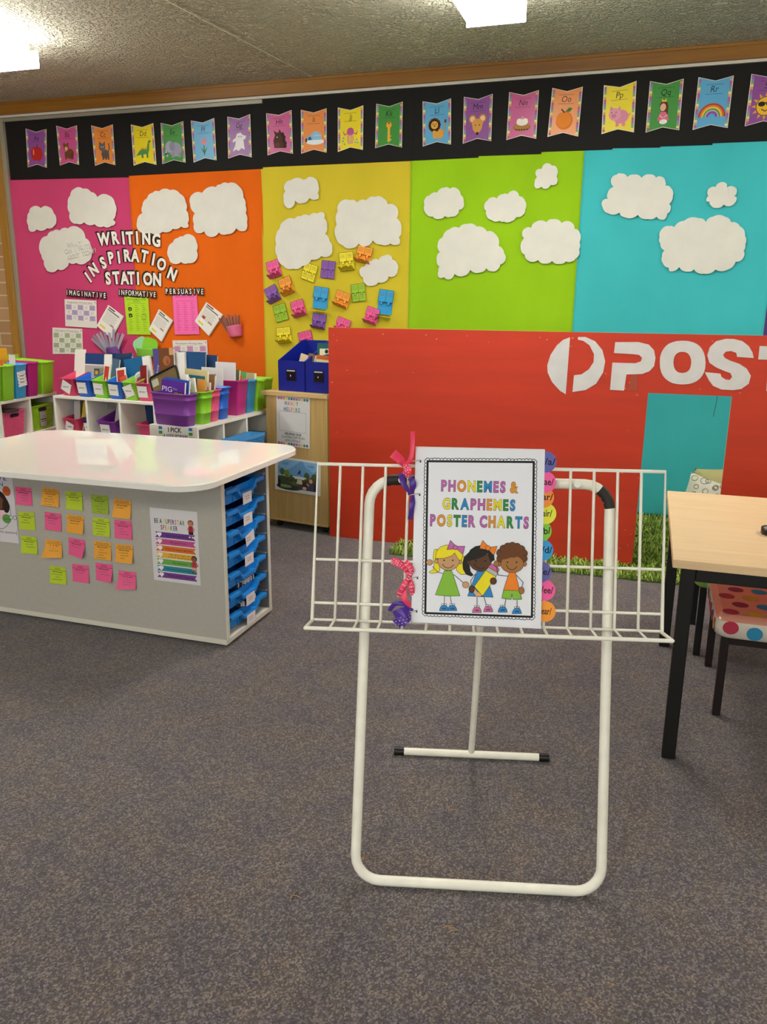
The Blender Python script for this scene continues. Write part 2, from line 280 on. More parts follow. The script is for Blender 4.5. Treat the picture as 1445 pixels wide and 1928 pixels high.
BLACKTOP=[(-4.732,2.632),(-4.182,2.63),(-3.573,2.642),(-3.357,2.646),(-2.778,2.662),(-2.58,2.662),(-2.121,2.66),(-1.75,2.661),(-1.204,2.665),(0.494,2.667),(0.641,2.669)]
NOTES=[('pink',-2.389,0.543),('orange',-2.254,0.549),('lime',-2.141,0.544),('green',-2.019,0.539),('orange',-1.915,0.53),('lime',-2.386,0.438),('pink',-2.254,0.447),('orange',-2.144,0.446),('lime',-2.021,0.446),('pink',-1.918,0.445),('lime',-2.386,0.334),('orange',-2.262,0.33),('pink',-2.148,0.347),('orange',-2.023,0.347),('orange',-1.92,0.345),('lime',-2.254,0.216),('pink',-2.14,0.237),('pink',-2.024,0.254),('pink',-1.915,0.234)]
LOGO1=[(1.314,1.174),(1.311,0.889),(1.281,0.905),(1.238,0.948),(1.213,0.995),(1.209,1.032),(1.222,1.084),(1.251,1.133),(1.281,1.161)]
LOGO2=[(1.353,1.176),(1.39,1.177),(1.438,1.157),(1.476,1.115),(1.494,1.06),(1.488,1.005),(1.458,0.948),(1.409,0.914),(1.344,0.901),(1.346,0.986),(1.383,0.992),(1.417,1.018),(1.438,1.055),(1.437,1.094),(1.412,1.137),(1.38,1.158),(1.353,1.163)]
LP=[(1.535,1.155),(1.644,1.158),(1.694,1.147),(1.721,1.121),(1.731,1.083),(1.728,1.044),(1.709,1.019),(1.676,1.004),(1.601,0.999),(1.596,0.919),(1.528,0.92),(1.529,1.055),(1.638,1.055),(1.664,1.065),(1.668,1.083),(1.653,1.096),(1.627,1.099),(1.533,1.102)]
LO=[[(1.962,1.068),(1.963,1.042),(1.96,1.022),(1.953,1.005),(1.943,0.99),(1.93,0.978),(1.914,0.969),(1.894,0.963),(1.868,0.96),(1.842,0.961),(1.821,0.965),(1.803,0.973),(1.787,0.984),(1.774,0.998),(1.764,1.015),(1.757,1.036),(1.753,1.062),(1.752,1.088),(1.756,1.109),(1.763,1.126),(1.773,1.141),(1.786,1.153),(1.803,1.161),(1.822,1.167),(1.848,1.169),(1.874,1.168),(1.895,1.163),(1.912,1.156),(1.928,1.145),(1.94,1.131),(1.95,1.114),(1.957,1.094)],[(1.897,1.067),(1.897,1.055),(1.896,1.045),(1.894,1.036),(1.89,1.029),(1.885,1.024),(1.879,1.019),(1.871,1.017),(1.862,1.015),(1.851,1.016),(1.843,1.018),(1.836,1.022),(1.83,1.027),(1.825,1.034),(1.821,1.042),(1.818,1.052),(1.816,1.065),(1.816,1.077),(1.817,1.087),(1.819,1.095),(1.823,1.103),(1.828,1.108),(1.834,1.112),(1.842,1.115),(1.852,1.116),(1.862,1.116),(1.87,1.113),(1.877,1.11),(1.883,1.104),(1.888,1.097),(1.892,1.089),(1.895,1.08)]]
LS=[(2.172,1.096),(2.099,1.099),(2.093,1.118),(2.069,1.126),(2.046,1.122),(2.036,1.107),(2.045,1.093),(2.069,1.081),(2.112,1.067),(2.147,1.046),(2.169,1.013),(2.164,0.975),(2.134,0.949),(2.098,0.942),(2.046,0.943),(2.007,0.959),(1.986,0.984),(1.963,1.023),(2.034,1.018),(2.04,1.003),(2.06,0.991),(2.079,0.99),(2.087,1.005),(2.078,1.022),(2.051,1.031),(2.012,1.047),(1.979,1.068),(1.966,1.103),(1.974,1.142),(1.999,1.17),(2.04,1.182),(2.076,1.182),(2.114,1.173),(2.144,1.151),(2.163,1.123)]
LT=[(2.191,1.152),(2.328,1.151),(2.333,1.089),(2.295,1.088),(2.303,0.943),(2.244,0.945),(2.237,1.09),(2.192,1.09)]
ART=[('l','k',[(-0.093,0.6781),(-0.093,0.6595)],0),('l','k',[(-0.0801,0.6785),(-0.0764,0.66)],0),('p','#2f86c6',[(-0.1032,0.6446),(-0.1032,0.6455),(-0.1023,0.6505),(-0.1002,0.6546),(-0.097,0.6574),(-0.0932,0.6584),(-0.0894,0.6575),(-0.0861,0.6547),(-0.0838,0.6506),(-0.0829,0.6456),(-0.0829,0.6453)],1),('p','#e6e6e6',[(-0.0934,0.6592),(-0.0943,0.6577),(-0.0964,0.657),(-0.0985,0.6576),(-0.0994,0.659),(-0.0986,0.6605),(-0.0965,0.6612),(-0.0943,0.6607)],1),('p','#e6e6e6',[(-0.0874,0.6594),(-0.0883,0.6579),(-0.0904,0.6572),(-0.0925,0.6578),(-0.0934,0.6592),(-0.0926,0.6607),(-0.0905,0.6614),(-0.0883,0.6609)],1),('l','k',[(-0.0973,0.6507),(-0.095,0.6485),(-0.0927,0.6513),(-0.0904,0.6486),(-0.0886,0.6515)],0),('p','#2f86c6',[(-0.0847,0.6453),(-0.0847,0.6461),(-0.0839,0.6511),(-0.0817,0.6553),(-0.0785,0.6581),(-0.0747,0.659),(-0.0709,0.6581),(-0.0677,0.6553),(-0.0654,0.6512),(-0.0645,0.6462),(-0.0645,0.646)],1),('p','#e6e6e6',[(-0.075,0.6598),(-0.0758,0.6583),(-0.0779,0.6576),(-0.08,0.6582),(-0.081,0.6596),(-0.0801,0.6611),(-0.078,0.6618),(-0.0759,0.6613)],1),('p','#e6e6e6',[(-0.069,0.66),(-0.0698,0.6585),(-0.0719,0.6578),(-0.0741,0.6584),(-0.075,0.6598),(-0.0741,0.6613),(-0.072,0.662),(-0.0699,0.6615)],1),('l','k',[(-0.0789,0.6513),(-0.0765,0.6491),(-0.0743,0.6519),(-0.0719,0.6492),(-0.0701,0.6521)],0),('p','#eedd1e',[(-0.1119,0.7838),(-0.1188,0.7817),(-0.1207,0.7654),(-0.1179,0.747),(-0.1199,0.7365),(-0.129,0.7315),(-0.1243,0.7287),(-0.1128,0.7297),(-0.1049,0.7358),(-0.1065,0.752),(-0.1126,0.7657)],1),('p','#eedd1e',[(-0.0634,0.7741),(-0.0518,0.7698),(-0.0475,0.7491),(-0.0469,0.7288),(-0.0575,0.728),(-0.0665,0.7358),(-0.0708,0.7507)],1),('p','#c89a6c',[(-0.1089,0.7565),(-0.1092,0.7546),(-0.11,0.7529),(-0.1114,0.7517),(-0.1129,0.7513),(-0.1145,0.7516),(-0.1159,0.7527),(-0.1169,0.7543),(-0.1172,0.7563),(-0.117,0.7582),(-0.1161,0.7599),(-0.1148,0.7611),(-0.1132,0.7615),(-0.1116,0.7612),(-0.1102,0.7601),(-0.1093,0.7585)],1),('p','#c89a6c',[(-0.056,0.7567),(-0.0563,0.7548),(-0.0571,0.7531),(-0.0584,0.752),(-0.06,0.7515),(-0.0616,0.7519),(-0.063,0.7529),(-0.0639,0.7545),(-0.0643,0.7565),(-0.064,0.7584),(-0.0631,0.7601),(-0.0618,0.7613),(-0.0603,0.7617),(-0.0587,0.7614),(-0.0573,0.7603),(-0.0564,0.7587)],1),('p','#c89a6c',[(-0.0616,0.7591),(-0.0632,0.7506),(-0.0683,0.7432),(-0.076,0.7381),(-0.0853,0.7361),(-0.0947,0.7375),(-0.1028,0.7421),(-0.1083,0.7492),(-0.1103,0.7576),(-0.1087,0.7662),(-0.1036,0.7736),(-0.0958,0.7786),(-0.0865,0.7806),(-0.0772,0.7792),(-0.0691,0.7746),(-0.0637,0.7676)],1),('p','#eedd1e',[(-0.1155,0.7621),(-0.1141,0.7772),(-0.1052,0.7886),(-0.0915,0.7936),(-0.0776,0.7917),(-0.0648,0.7833),(-0.0546,0.7732),(-0.0551,0.7662),(-0.0602,0.7585),(-0.0666,0.7659),(-0.0726,0.7761),(-0.0793,0.7695),(-0.0953,0.7634)],1),('p','#c268a8',[(-0.0901,0.783),(-0.083,0.8041),(-0.0719,0.7935),(-0.0729,0.7849)],1),('p','#c268a8',[(-0.0694,0.7859),(-0.0673,0.7913),(-0.0505,0.7918),(-0.0542,0.7732)],1),('p','#c268a8',[(-0.0665,0.7886),(-0.0669,0.7866),(-0.0679,0.7849),(-0.0695,0.7838),(-0.0714,0.7833),(-0.0734,0.7837),(-0.075,0.7847),(-0.0762,0.7863),(-0.0766,0.7883),(-0.0763,0.7902),(-0.0752,0.7919),(-0.0736,0.7931),(-0.0717,0.7935),(-0.0698,0.7932),(-0.0681,0.7921),(-0.067,0.7905)],1),('p','k',[(-0.0942,0.7588),(-0.0947,0.7575),(-0.096,0.7569),(-0.0973,0.7574),(-0.0979,0.7587),(-0.0974,0.76),(-0.0961,0.7606),(-0.0948,0.7601)],0),('p','k',[(-0.0747,0.7594),(-0.0752,0.7581),(-0.0765,0.7575),(-0.0778,0.758),(-0.0784,0.7593),(-0.0779,0.7606),(-0.0766,0.7612),(-0.0753,0.7607)],0),('l','k',[(-0.0995,0.7503),(-0.0943,0.744),(-0.0866,0.7414),(-0.0791,0.744),(-0.0742,0.7495)],0),('l','k',[(-0.0962,0.7286),(-0.1106,0.7321),(-0.1213,0.7446)],0),('l','k',[(-0.0736,0.7275),(-0.0501,0.7085)],0),('p','#c89a6c',[(-0.1211,0.7534),(-0.1216,0.7509),(-0.1231,0.7487),(-0.1255,0.7472),(-0.1283,0.7467),(-0.1311,0.7471),(-0.1335,0.7484),(-0.1352,0.7505),(-0.1358,0.7529),(-0.1353,0.7554),(-0.1338,0.7576),(-0.1314,0.7591),(-0.1286,0.7596),(-0.1258,0.7592),(-0.1233,0.7579),(-0.1217,0.7558)],1),('p','#c89a6c',[(-0.0387,0.7054),(-0.0392,0.7026),(-0.0407,0.7002),(-0.0431,0.6986),(-0.0459,0.698),(-0.0487,0.6984),(-0.0511,0.6999),(-0.0528,0.7022),(-0.0534,0.7049),(-0.0529,0.7077),(-0.0514,0.7101),(-0.0491,0.7117),(-0.0463,0.7123),(-0.0434,0.7119),(-0.041,0.7104),(-0.0394,0.7081)],1),('p','#86bd3c',[(-0.0945,0.7356),(-0.0784,0.7361),(-0.0585,0.6799),(-0.0861,0.6783),(-0.1134,0.6807)],1),('p','#1d1b18',[(-0.0406,0.7794),(-0.0517,0.7675),(-0.0548,0.7535),(-0.0532,0.7397),(-0.046,0.7283),(-0.0344,0.7245),(-0.0288,0.7277),(-0.0359,0.7356),(-0.0386,0.7494),(-0.0356,0.768)],0),('p','#5a3a20',[(-0.0362,0.7564),(-0.0365,0.7544),(-0.0373,0.7528),(-0.0387,0.7516),(-0.0402,0.7512),(-0.0418,0.7515),(-0.0432,0.7526),(-0.0441,0.7542),(-0.0445,0.7562),(-0.0442,0.7581),(-0.0434,0.7598),(-0.0421,0.7609),(-0.0405,0.7614),(-0.0389,0.761),(-0.0376,0.76),(-0.0366,0.7583)],1),('p','#5a3a20',[(0.01,0.759),(0.0083,0.7506),(0.0032,0.7434),(-0.0047,0.7384),(-0.0141,0.7365),(-0.0236,0.7379),(-0.0318,0.7423),(-0.0374,0.7492),(-0.0395,0.7575),(-0.0378,0.7658),(-0.0327,0.773),(-0.0248,0.778),(-0.0154,0.7799),(-0.0059,0.7785),(0.0023,0.7741),(0.0078,0.7672)],1),('p','#1d1b18',[(-0.045,0.7585),(-0.0453,0.77),(-0.0384,0.7841),(-0.0272,0.7925),(-0.0135,0.7952),(0.0004,0.7903),(0.0144,0.7787),(0.0167,0.7626),(0.0082,0.7577),(0.0033,0.7691),(0.0007,0.7771),(-0.0082,0.77),(-0.0263,0.7625),(-0.0418,0.759)],0),('p','#ef8424',[(-0.0179,0.7877),(-0.0111,0.8061),(-0.0009,0.7956),(-0.0018,0.7856)],1),('p','#ef8424',[(0.0038,0.7911),(0.0213,0.7939),(0.0146,0.7729),(0.0028,0.7848)],1),('p','#ef8424',[(0.0065,0.7895),(0.0062,0.7874),(0.0051,0.7856),(0.0033,0.7843),(0.0012,0.7839),(-0.0009,0.7842),(-0.0027,0.7854),(-0.0039,0.7871),(-0.0044,0.7892),(-0.0041,0.7914),(-0.0029,0.7932),(-0.0012,0.7944),(0.0009,0.7949),(0.003,0.7946),(0.0048,0.7934),(0.0061,0.7917)],1),('p','#0c0a08',[(-0.0228,0.7596),(-0.0233,0.7583),(-0.0246,0.7577),(-0.0259,0.7582),(-0.0265,0.7595),(-0.026,0.7608),(-0.0247,0.7614),(-0.0234,0.7609)],0),('p','#0c0a08',[(-0.0024,0.7602),(-0.0029,0.7589),(-0.0042,0.7583),(-0.0055,0.7588),(-0.0061,0.7601),(-0.0056,0.7614),(-0.0043,0.762),(-0.003,0.7615)],0),('l','k',[(-0.0284,0.7532),(-0.0247,0.747),(-0.0178,0.7431),(-0.0086,0.7434),(-0.0052,0.7458)],0),('l','k',[(-0.02,0.6782),(-0.0195,0.6608)],0),('l','k',[(-0.0044,0.6787),(0.0006,0.6626)],0),('p','#c96a9c',[(-0.0296,0.6432),(-0.0296,0.644),(-0.0288,0.649),(-0.0266,0.6532),(-0.0234,0.656),(-0.0197,0.6569),(-0.0159,0.656),(-0.0126,0.6533),(-0.0104,0.6491),(-0.0094,0.6441),(-0.0094,0.6439)],1),('p','#e6e6e6',[(-0.0199,0.6577),(-0.0207,0.6562),(-0.0228,0.6555),(-0.025,0.6561),(-0.0259,0.6575),(-0.025,0.659),(-0.023,0.6597),(-0.0208,0.6592)],1),('p','#e6e6e6',[(-0.0139,0.6579),(-0.0148,0.6564),(-0.0169,0.6557),(-0.019,0.6563),(-0.0199,0.6577),(-0.0191,0.6592),(-0.017,0.6599),(-0.0149,0.6594)],1),('l','k',[(-0.0238,0.6492),(-0.0214,0.647),(-0.0192,0.6499),(-0.0169,0.6472),(-0.0151,0.65)],0),('p','#c96a9c',[(-0.0044,0.6457),(-0.0044,0.6465),(-0.0036,0.6515),(-0.0014,0.6557),(0.0017,0.6584),(0.0055,0.6594),(0.0093,0.6585),(0.0125,0.6557),(0.0148,0.6516),(0.0157,0.6466),(0.0157,0.6464)],1),('p','#e6e6e6',[(0.0053,0.6602),(0.0044,0.6587),(0.0023,0.658),(0.0002,0.6586),(-0.0007,0.66),(0.0001,0.6615),(0.0022,0.6622),(0.0043,0.6617)],1),('p','#e6e6e6',[(0.0112,0.6604),(0.0104,0.6589),(0.0083,0.6582),(0.0062,0.6588),(0.0053,0.6602),(0.0061,0.6617),(0.0082,0.6624),(0.0103,0.6619)],1),('l','k',[(0.0014,0.6517),(0.0037,0.6495),(0.0059,0.6523),(0.0083,0.6496),(0.0101,0.6525)],0),('p','#2f86c6',[(-0.0221,0.736),(-0.0027,0.7366),(0.0155,0.6793),(-0.0412,0.6802)],1),('l','k',[(-0.0254,0.7301),(-0.0353,0.7148),(-0.0338,0.7009)],0),('p','#eedd1e',[(-0.0027,0.7389),(0.0205,0.7258),(-0.0079,0.6809),(-0.0269,0.7023)],1),('p','#b9b7b2',[(0.0039,0.7461),(0.0248,0.7352),(0.0205,0.7258),(-0.0027,0.7389)],1),('p','#c96a9c',[(0.0094,0.7543),(0.021,0.7501),(0.0273,0.7426),(0.0248,0.7347),(0.0021,0.7465)],1),('p','#d9ad7c',[(-0.0269,0.7007),(-0.0209,0.692),(-0.0151,0.6888),(-0.008,0.682),(-0.0148,0.6795),(-0.0228,0.6799),(-0.0284,0.6883)],1),('p','#5a3a20',[(-0.026,0.696),(-0.0264,0.6928),(-0.0278,0.6901),(-0.0298,0.6882),(-0.0322,0.6875),(-0.0347,0.6881),(-0.0369,0.6898),(-0.0383,0.6925),(-0.0389,0.6956),(-0.0385,0.6988),(-0.0372,0.7016),(-0.0351,0.7035),(-0.0327,0.7042),(-0.0302,0.7036),(-0.0281,0.7019),(-0.0266,0.6992)],1),('p','#5a3a20',[(0.0224,0.7159),(0.0219,0.7129),(0.0204,0.7103),(0.0181,0.7085),(0.0153,0.7078),(0.0125,0.7083),(0.0101,0.7099),(0.0084,0.7124),(0.0078,0.7154),(0.0083,0.7185),(0.0098,0.7211),(0.0121,0.7228),(0.0149,0.7235),(0.0177,0.723),(0.0201,0.7214),(0.0218,0.7189)],1),('p','#6b3f1c',[(0.0383,0.7667),(0.0377,0.7634),(0.0359,0.7605),(0.0332,0.7585),(0.0299,0.7577),(0.0265,0.7583),(0.0237,0.7601),(0.0217,0.7629),(0.0209,0.7662),(0.0215,0.7696),(0.0233,0.7725),(0.0261,0.7745),(0.0294,0.7752),(0.0327,0.7747),(0.0356,0.7728),(0.0375,0.7701)],1),('p','#6b3f1c',[(0.0384,0.7794),(0.0378,0.7759),(0.0359,0.7728),(0.033,0.7707),(0.0295,0.7699),(0.026,0.7705),(0.023,0.7724),(0.0209,0.7754),(0.0201,0.7789),(0.0207,0.7824),(0.0226,0.7855),(0.0255,0.7876),(0.029,0.7884),(0.0325,0.7878),(0.0355,0.7858),(0.0376,0.7829)],1),('p','#6b3f1c',[(0.0445,0.7888),(0.0439,0.7854),(0.0421,0.7825),(0.0394,0.7806),(0.0361,0.7798),(0.0327,0.7804),(0.0299,0.7822),(0.0279,0.785),(0.0271,0.7883),(0.0277,0.7917),(0.0295,0.7946),(0.0323,0.7965),(0.0355,0.7973),(0.0389,0.7967),(0.0417,0.7949),(0.0437,0.7921)],1),('p','#6b3f1c',[(0.053,0.7941),(0.0524,0.7909),(0.0507,0.7882),(0.0481,0.7863),(0.045,0.7856),(0.0419,0.7861),(0.0391,0.7879),(0.0373,0.7905),(0.0366,0.7936),(0.0371,0.7968),(0.0388,0.7996),(0.0414,0.8014),(0.0445,0.8022),(0.0477,0.8016),(0.0504,0.7999),(0.0522,0.7973)],1),('p','#6b3f1c',[(0.0636,0.7958),(0.0631,0.7924),(0.0613,0.7896),(0.0585,0.7876),(0.0552,0.7868),(0.0519,0.7874),(0.049,0.7892),(0.0471,0.792),(0.0463,0.7953),(0.0469,0.7987),(0.0487,0.8016),(0.0514,0.8035),(0.0547,0.8043),(0.058,0.8037),(0.0609,0.8019),(0.0629,0.7991)],1),('p','#6b3f1c',[(0.0734,0.7943),(0.0729,0.7911),(0.0712,0.7883),(0.0686,0.7865),(0.0655,0.7857),(0.0624,0.7863),(0.0596,0.788),(0.0578,0.7906),(0.0571,0.7938),(0.0576,0.797),(0.0593,0.7997),(0.0619,0.8016),(0.065,0.8023),(0.0682,0.8018),(0.0709,0.8),(0.0727,0.7974)],1),('p','#6b3f1c',[(0.0832,0.7888),(0.0826,0.7854),(0.0808,0.7825),(0.0781,0.7806),(0.0748,0.7798),(0.0715,0.7804),(0.0686,0.7822),(0.0667,0.785),(0.0659,0.7883),(0.0664,0.7916),(0.0682,0.7945),(0.071,0.7965),(0.0743,0.7973),(0.0776,0.7967),(0.0804,0.7949),(0.0824,0.7921)],1),('p','#6b3f1c',[(0.0891,0.7798),(0.0886,0.7764),(0.0868,0.7735),(0.084,0.7715),(0.0808,0.7708),(0.0774,0.7713),(0.0746,0.7731),(0.0726,0.7759),(0.0719,0.7792),(0.0724,0.7826),(0.0742,0.7855),(0.0769,0.7875),(0.0802,0.7882),(0.0836,0.7877),(0.0864,0.7859),(0.0884,0.7831)],1),('p','#6b3f1c',[(0.089,0.7682),(0.0885,0.7652),(0.0869,0.7627),(0.0845,0.7609),(0.0815,0.7602),(0.0786,0.7607),(0.076,0.7623),(0.0743,0.7648),(0.0736,0.7678),(0.0741,0.7708),(0.0757,0.7734),(0.0781,0.7752),(0.0811,0.7758),(0.084,0.7753),(0.0866,0.7737),(0.0883,0.7712)],1),('p','#6b3f1c',[(0.0794,0.7795),(0.0778,0.7702),(0.0729,0.7622),(0.0653,0.7567),(0.0562,0.7546),(0.047,0.7562),(0.0391,0.7612),(0.0336,0.7689),(0.0316,0.7781),(0.0331,0.7874),(0.0381,0.7954),(0.0457,0.8008),(0.0547,0.8029),(0.0639,0.8013),(0.0718,0.7963),(0.0773,0.7887)],0),('p','#a5713f',[(0.0313,0.7543),(0.0311,0.7523),(0.0302,0.7507),(0.0289,0.7495),(0.0274,0.7491),(0.0258,0.7494),(0.0244,0.7505),(0.0235,0.7521),(0.0231,0.754),(0.0234,0.756),(0.0242,0.7577),(0.0255,0.7588),(0.0271,0.7592),(0.0287,0.7589),(0.03,0.7578),(0.031,0.7562)],1),('p','#a5713f',[(0.0876,0.756),(0.0873,0.7541),(0.0865,0.7524),(0.0852,0.7512),(0.0836,0.7508),(0.0821,0.7512),(0.0807,0.7522),(0.0798,0.7538),(0.0794,0.7558),(0.0797,0.7577),(0.0805,0.7594),(0.0818,0.7605),(0.0833,0.7609),(0.0849,0.7606),(0.0863,0.7595),(0.0872,0.7579)],1),('p','#a5713f',[(0.0812,0.7558),(0.0795,0.7482),(0.0742,0.7416),(0.066,0.737),(0.0563,0.7352),(0.0465,0.7364),(0.0381,0.7405),(0.0324,0.7467),(0.0302,0.7543),(0.0319,0.7619),(0.0373,0.7685),(0.0454,0.773),(0.0551,0.7748),(0.0649,0.7736),(0.0733,0.7696),(0.0791,0.7633)],1),('p','#6b3f1c',[(0.0299,0.7584),(0.0283,0.7722),(0.0416,0.7841),(0.0552,0.788),(0.069,0.7849),(0.0825,0.7738),(0.0816,0.7588),(0.0763,0.7667),(0.0671,0.7722),(0.0603,0.7697),(0.0512,0.7694),(0.0422,0.7657),(0.0354,0.765)],0),('p','k',[(0.0472,0.7589),(0.0467,0.7576),(0.0454,0.757),(0.0441,0.7575),(0.0435,0.7588),(0.044,0.7601),(0.0453,0.7607),(0.0466,0.7602)],0),('p','k',[(0.067,0.7595),(0.0665,0.7582),(0.0652,0.7576),(0.0639,0.7581),(0.0634,0.7594),(0.0638,0.7607),(0.0651,0.7613),(0.0664,0.7608)],0),('l','k',[(0.0426,0.753),(0.0476,0.7451),(0.0549,0.7419),(0.062,0.7445),(0.0666,0.7503)],0),('l','k',[(0.0467,0.7278),(0.025,0.7294),(0.021,0.7489)],0),('l','k',[(0.0656,0.7307),(0.0813,0.715),(0.0783,0.7022)],0),('p','#a5713f',[(0.0268,0.7548),(0.0264,0.7522),(0.0252,0.7499),(0.0233,0.7483),(0.021,0.7477),(0.0187,0.7482),(0.0168,0.7496),(0.0154,0.7519),(0.0149,0.7545),(0.0153,0.7571),(0.0165,0.7594),(0.0184,0.761),(0.0206,0.7616),(0.0229,0.7611),(0.0249,0.7597),(0.0262,0.7575)],1),('p','#86bd3c',[(0.0385,0.6968),(0.0744,0.6963),(0.0791,0.6768),(0.0604,0.6757),(0.0571,0.6876),(0.0552,0.6755),(0.035,0.6777)],1),('p','#ef8424',[(0.0499,0.7359),(0.0631,0.7363),(0.0739,0.6958),(0.0381,0.6963)],1),('p','#a5713f',[(0.0839,0.6966),(0.0836,0.6936),(0.0824,0.691),(0.0805,0.6892),(0.0783,0.6886),(0.076,0.6891),(0.074,0.6907),(0.0726,0.6932),(0.0721,0.6962),(0.0725,0.6992),(0.0737,0.7018),(0.0755,0.7036),(0.0778,0.7043),(0.0801,0.7037),(0.082,0.7021),(0.0834,0.6996)],1),('l','k',[(0.0444,0.6752),(0.0418,0.6628)],0),('l','k',[(0.0689,0.6748),(0.0694,0.6591)],0),('p','#2f86c6',[(0.0277,0.6461),(0.0277,0.6469),(0.0285,0.6519),(0.0306,0.656),(0.0338,0.6588),(0.0376,0.6598),(0.0413,0.6589),(0.0446,0.6561),(0.0468,0.652),(0.0478,0.647),(0.0478,0.6468)],1),('p','#e6e6e6',[(0.0373,0.6606),(0.0365,0.6591),(0.0344,0.6584),(0.0323,0.6589),(0.0314,0.6604),(0.0322,0.6619),(0.0343,0.6626),(0.0364,0.662)],1),('p','#e6e6e6',[(0.0433,0.6608),(0.0424,0.6593),(0.0403,0.6586),(0.0382,0.6591),(0.0373,0.6606),(0.0381,0.6621),(0.0402,0.6628),(0.0423,0.6622)],1),('l','k',[(0.0334,0.6521),(0.0358,0.6499),(0.038,0.6527),(0.0404,0.65),(0.0421,0.6529)],0),('p','#2f86c6',[(0.0593,0.6439),(0.0593,0.6448),(0.0601,0.6497),(0.0623,0.6539),(0.0654,0.6566),(0.0692,0.6576),(0.0729,0.6567),(0.0762,0.6539),(0.0784,0.6498),(0.0794,0.6449),(0.0794,0.6446)],1),('p','#e6e6e6',[(0.0689,0.6584),(0.0681,0.6569),(0.066,0.6562),(0.0639,0.6568),(0.063,0.6582),(0.0638,0.6597),(0.0659,0.6604),(0.068,0.6599)],1),('p','#e6e6e6',[(0.0748,0.6586),(0.074,0.6571),(0.0719,0.6564),(0.0698,0.657),(0.0689,0.6584),(0.0697,0.6599),(0.0718,0.6606),(0.0739,0.6601)],1),('l','k',[(0.0651,0.6499),(0.0674,0.6477),(0.0696,0.6506),(0.072,0.6479),(0.0737,0.6507)],0)]
RIBBONS={'pinkA':[[(-0.191,0.9697),(-0.201,0.9827),(-0.217,0.9956)],[(-0.191,0.9697),(-0.1769,0.9832),(-0.1729,1.0169),(-0.1736,1.0457)],[(-0.191,0.9697),(-0.1823,0.959),(-0.188,0.9445)]],'purpA':[[(-0.1749,0.9062),(-0.1912,0.9299),(-0.1966,0.9515)],[(-0.1725,0.9063),(-0.1695,0.9304),(-0.1783,0.9423)],[(-0.1689,0.9039),(-0.1706,0.8773),(-0.1742,0.8482)]],'pinkB':[[(-0.1727,0.7222),(-0.1866,0.7436),(-0.2038,0.7528),(-0.2147,0.7525)],[(-0.1727,0.7222),(-0.1683,0.7369),(-0.1832,0.7534)],[(-0.1739,0.7197),(-0.1844,0.7023),(-0.197,0.6751)],[(-0.1739,0.7197),(-0.1673,0.698),(-0.1655,0.6761)],[(-0.1774,0.7147),(-0.1839,0.6828),(-0.1785,0.6611),(-0.1673,0.6517)]],'purpB':[[(-0.1684,0.6443),(-0.1845,0.6584),(-0.2039,0.6578),(-0.2157,0.6403)],[(-0.1683,0.6419),(-0.184,0.6389),(-0.2032,0.6285)],[(-0.1694,0.637),(-0.1836,0.6243),(-0.1979,0.6091)]]}
# ================================================================== the room
CEIL = 2.755
XL, XR, YN, YF = -5.7, 3.9, -3.9, 5.365
def carpet():
    m = bpy.data.materials.new('carpet'); m.use_nodes = True; nt = m.node_tree; b = nt.nodes['Principled BSDF']
    N = nt.nodes.new; L = nt.links.new
    tc = N('ShaderNodeTexCoord')
    def noise(sc, det=2):
        n = N('ShaderNodeTexNoise'); n.inputs['Scale'].default_value = sc; n.inputs['Detail'].default_value = det; L(tc.outputs['Object'], n.inputs[0]); return n
    def ramp(src, st):
        r = N('ShaderNodeValToRGB'); e = r.color_ramp.elements
        while len(e) < len(st): e.new(.5)
        for k, (p, c) in enumerate(st): e[k].position = p; e[k].color = lin(c)
        L(src, r.inputs[0]); return r
    def mix(f, a, c, t='MIX'):
        x = N('ShaderNodeMixRGB'); x.blend_type = t
        if isinstance(f, float): x.inputs[0].default_value = f
        else: L(f, x.inputs[0])
        L(a, x.inputs[1]); L(c, x.inputs[2]); return x.outputs[0]
    fine = noise(260, 3)
    cell = N('ShaderNodeTexVoronoi'); cell.inputs['Scale'].default_value = 250; L(tc.outputs['Object'], cell.inputs[0])
    bw = N('ShaderNodeRGBToBW'); L(cell.outputs['Color'], bw.inputs[0])
    fr = ramp(bw.outputs[0], [(.12, '#171518'), (.5, '#4e4845'), (.88, '#a89d96')])
    vo = N('ShaderNodeTexVoronoi'); vo.inputs['Scale'].default_value = 105; L(tc.outputs['Object'], vo.inputs[0])
    hs = ramp(vo.outputs['Color'], [(.0, '#4b5260'), (.3, '#69606a'), (.55, '#625d5b'), (.8, '#756b6a'), (.93, '#7d7068'), (1.0, '#a88058')])
    base = mix(.5, fr.outputs[0], hs.outputs[0])
    p = noise(7, 5); pr = ramp(p.outputs['Fac'], [(.35, '#e4e2ea'), (.5, '#f2f0ee'), (.65, '#fdf5ea')])
    base = mix(1.0, base, pr.outputs[0], 'MULTIPLY')
    L(base, b.inputs['Base Color'])
    b.inputs['Roughness'].default_value = .95; b.inputs['Specular IOR Level'].default_value = .1; b.inputs['Sheen Weight'].default_value = .25
    bp = N('ShaderNodeBump'); bp.inputs['Strength'].default_value = .6; bp.inputs['Distance'].default_value = .004
    L(fine.outputs['Fac'], bp.inputs['Height']); L(bp.outputs[0], b.inputs['Normal'])
    return m
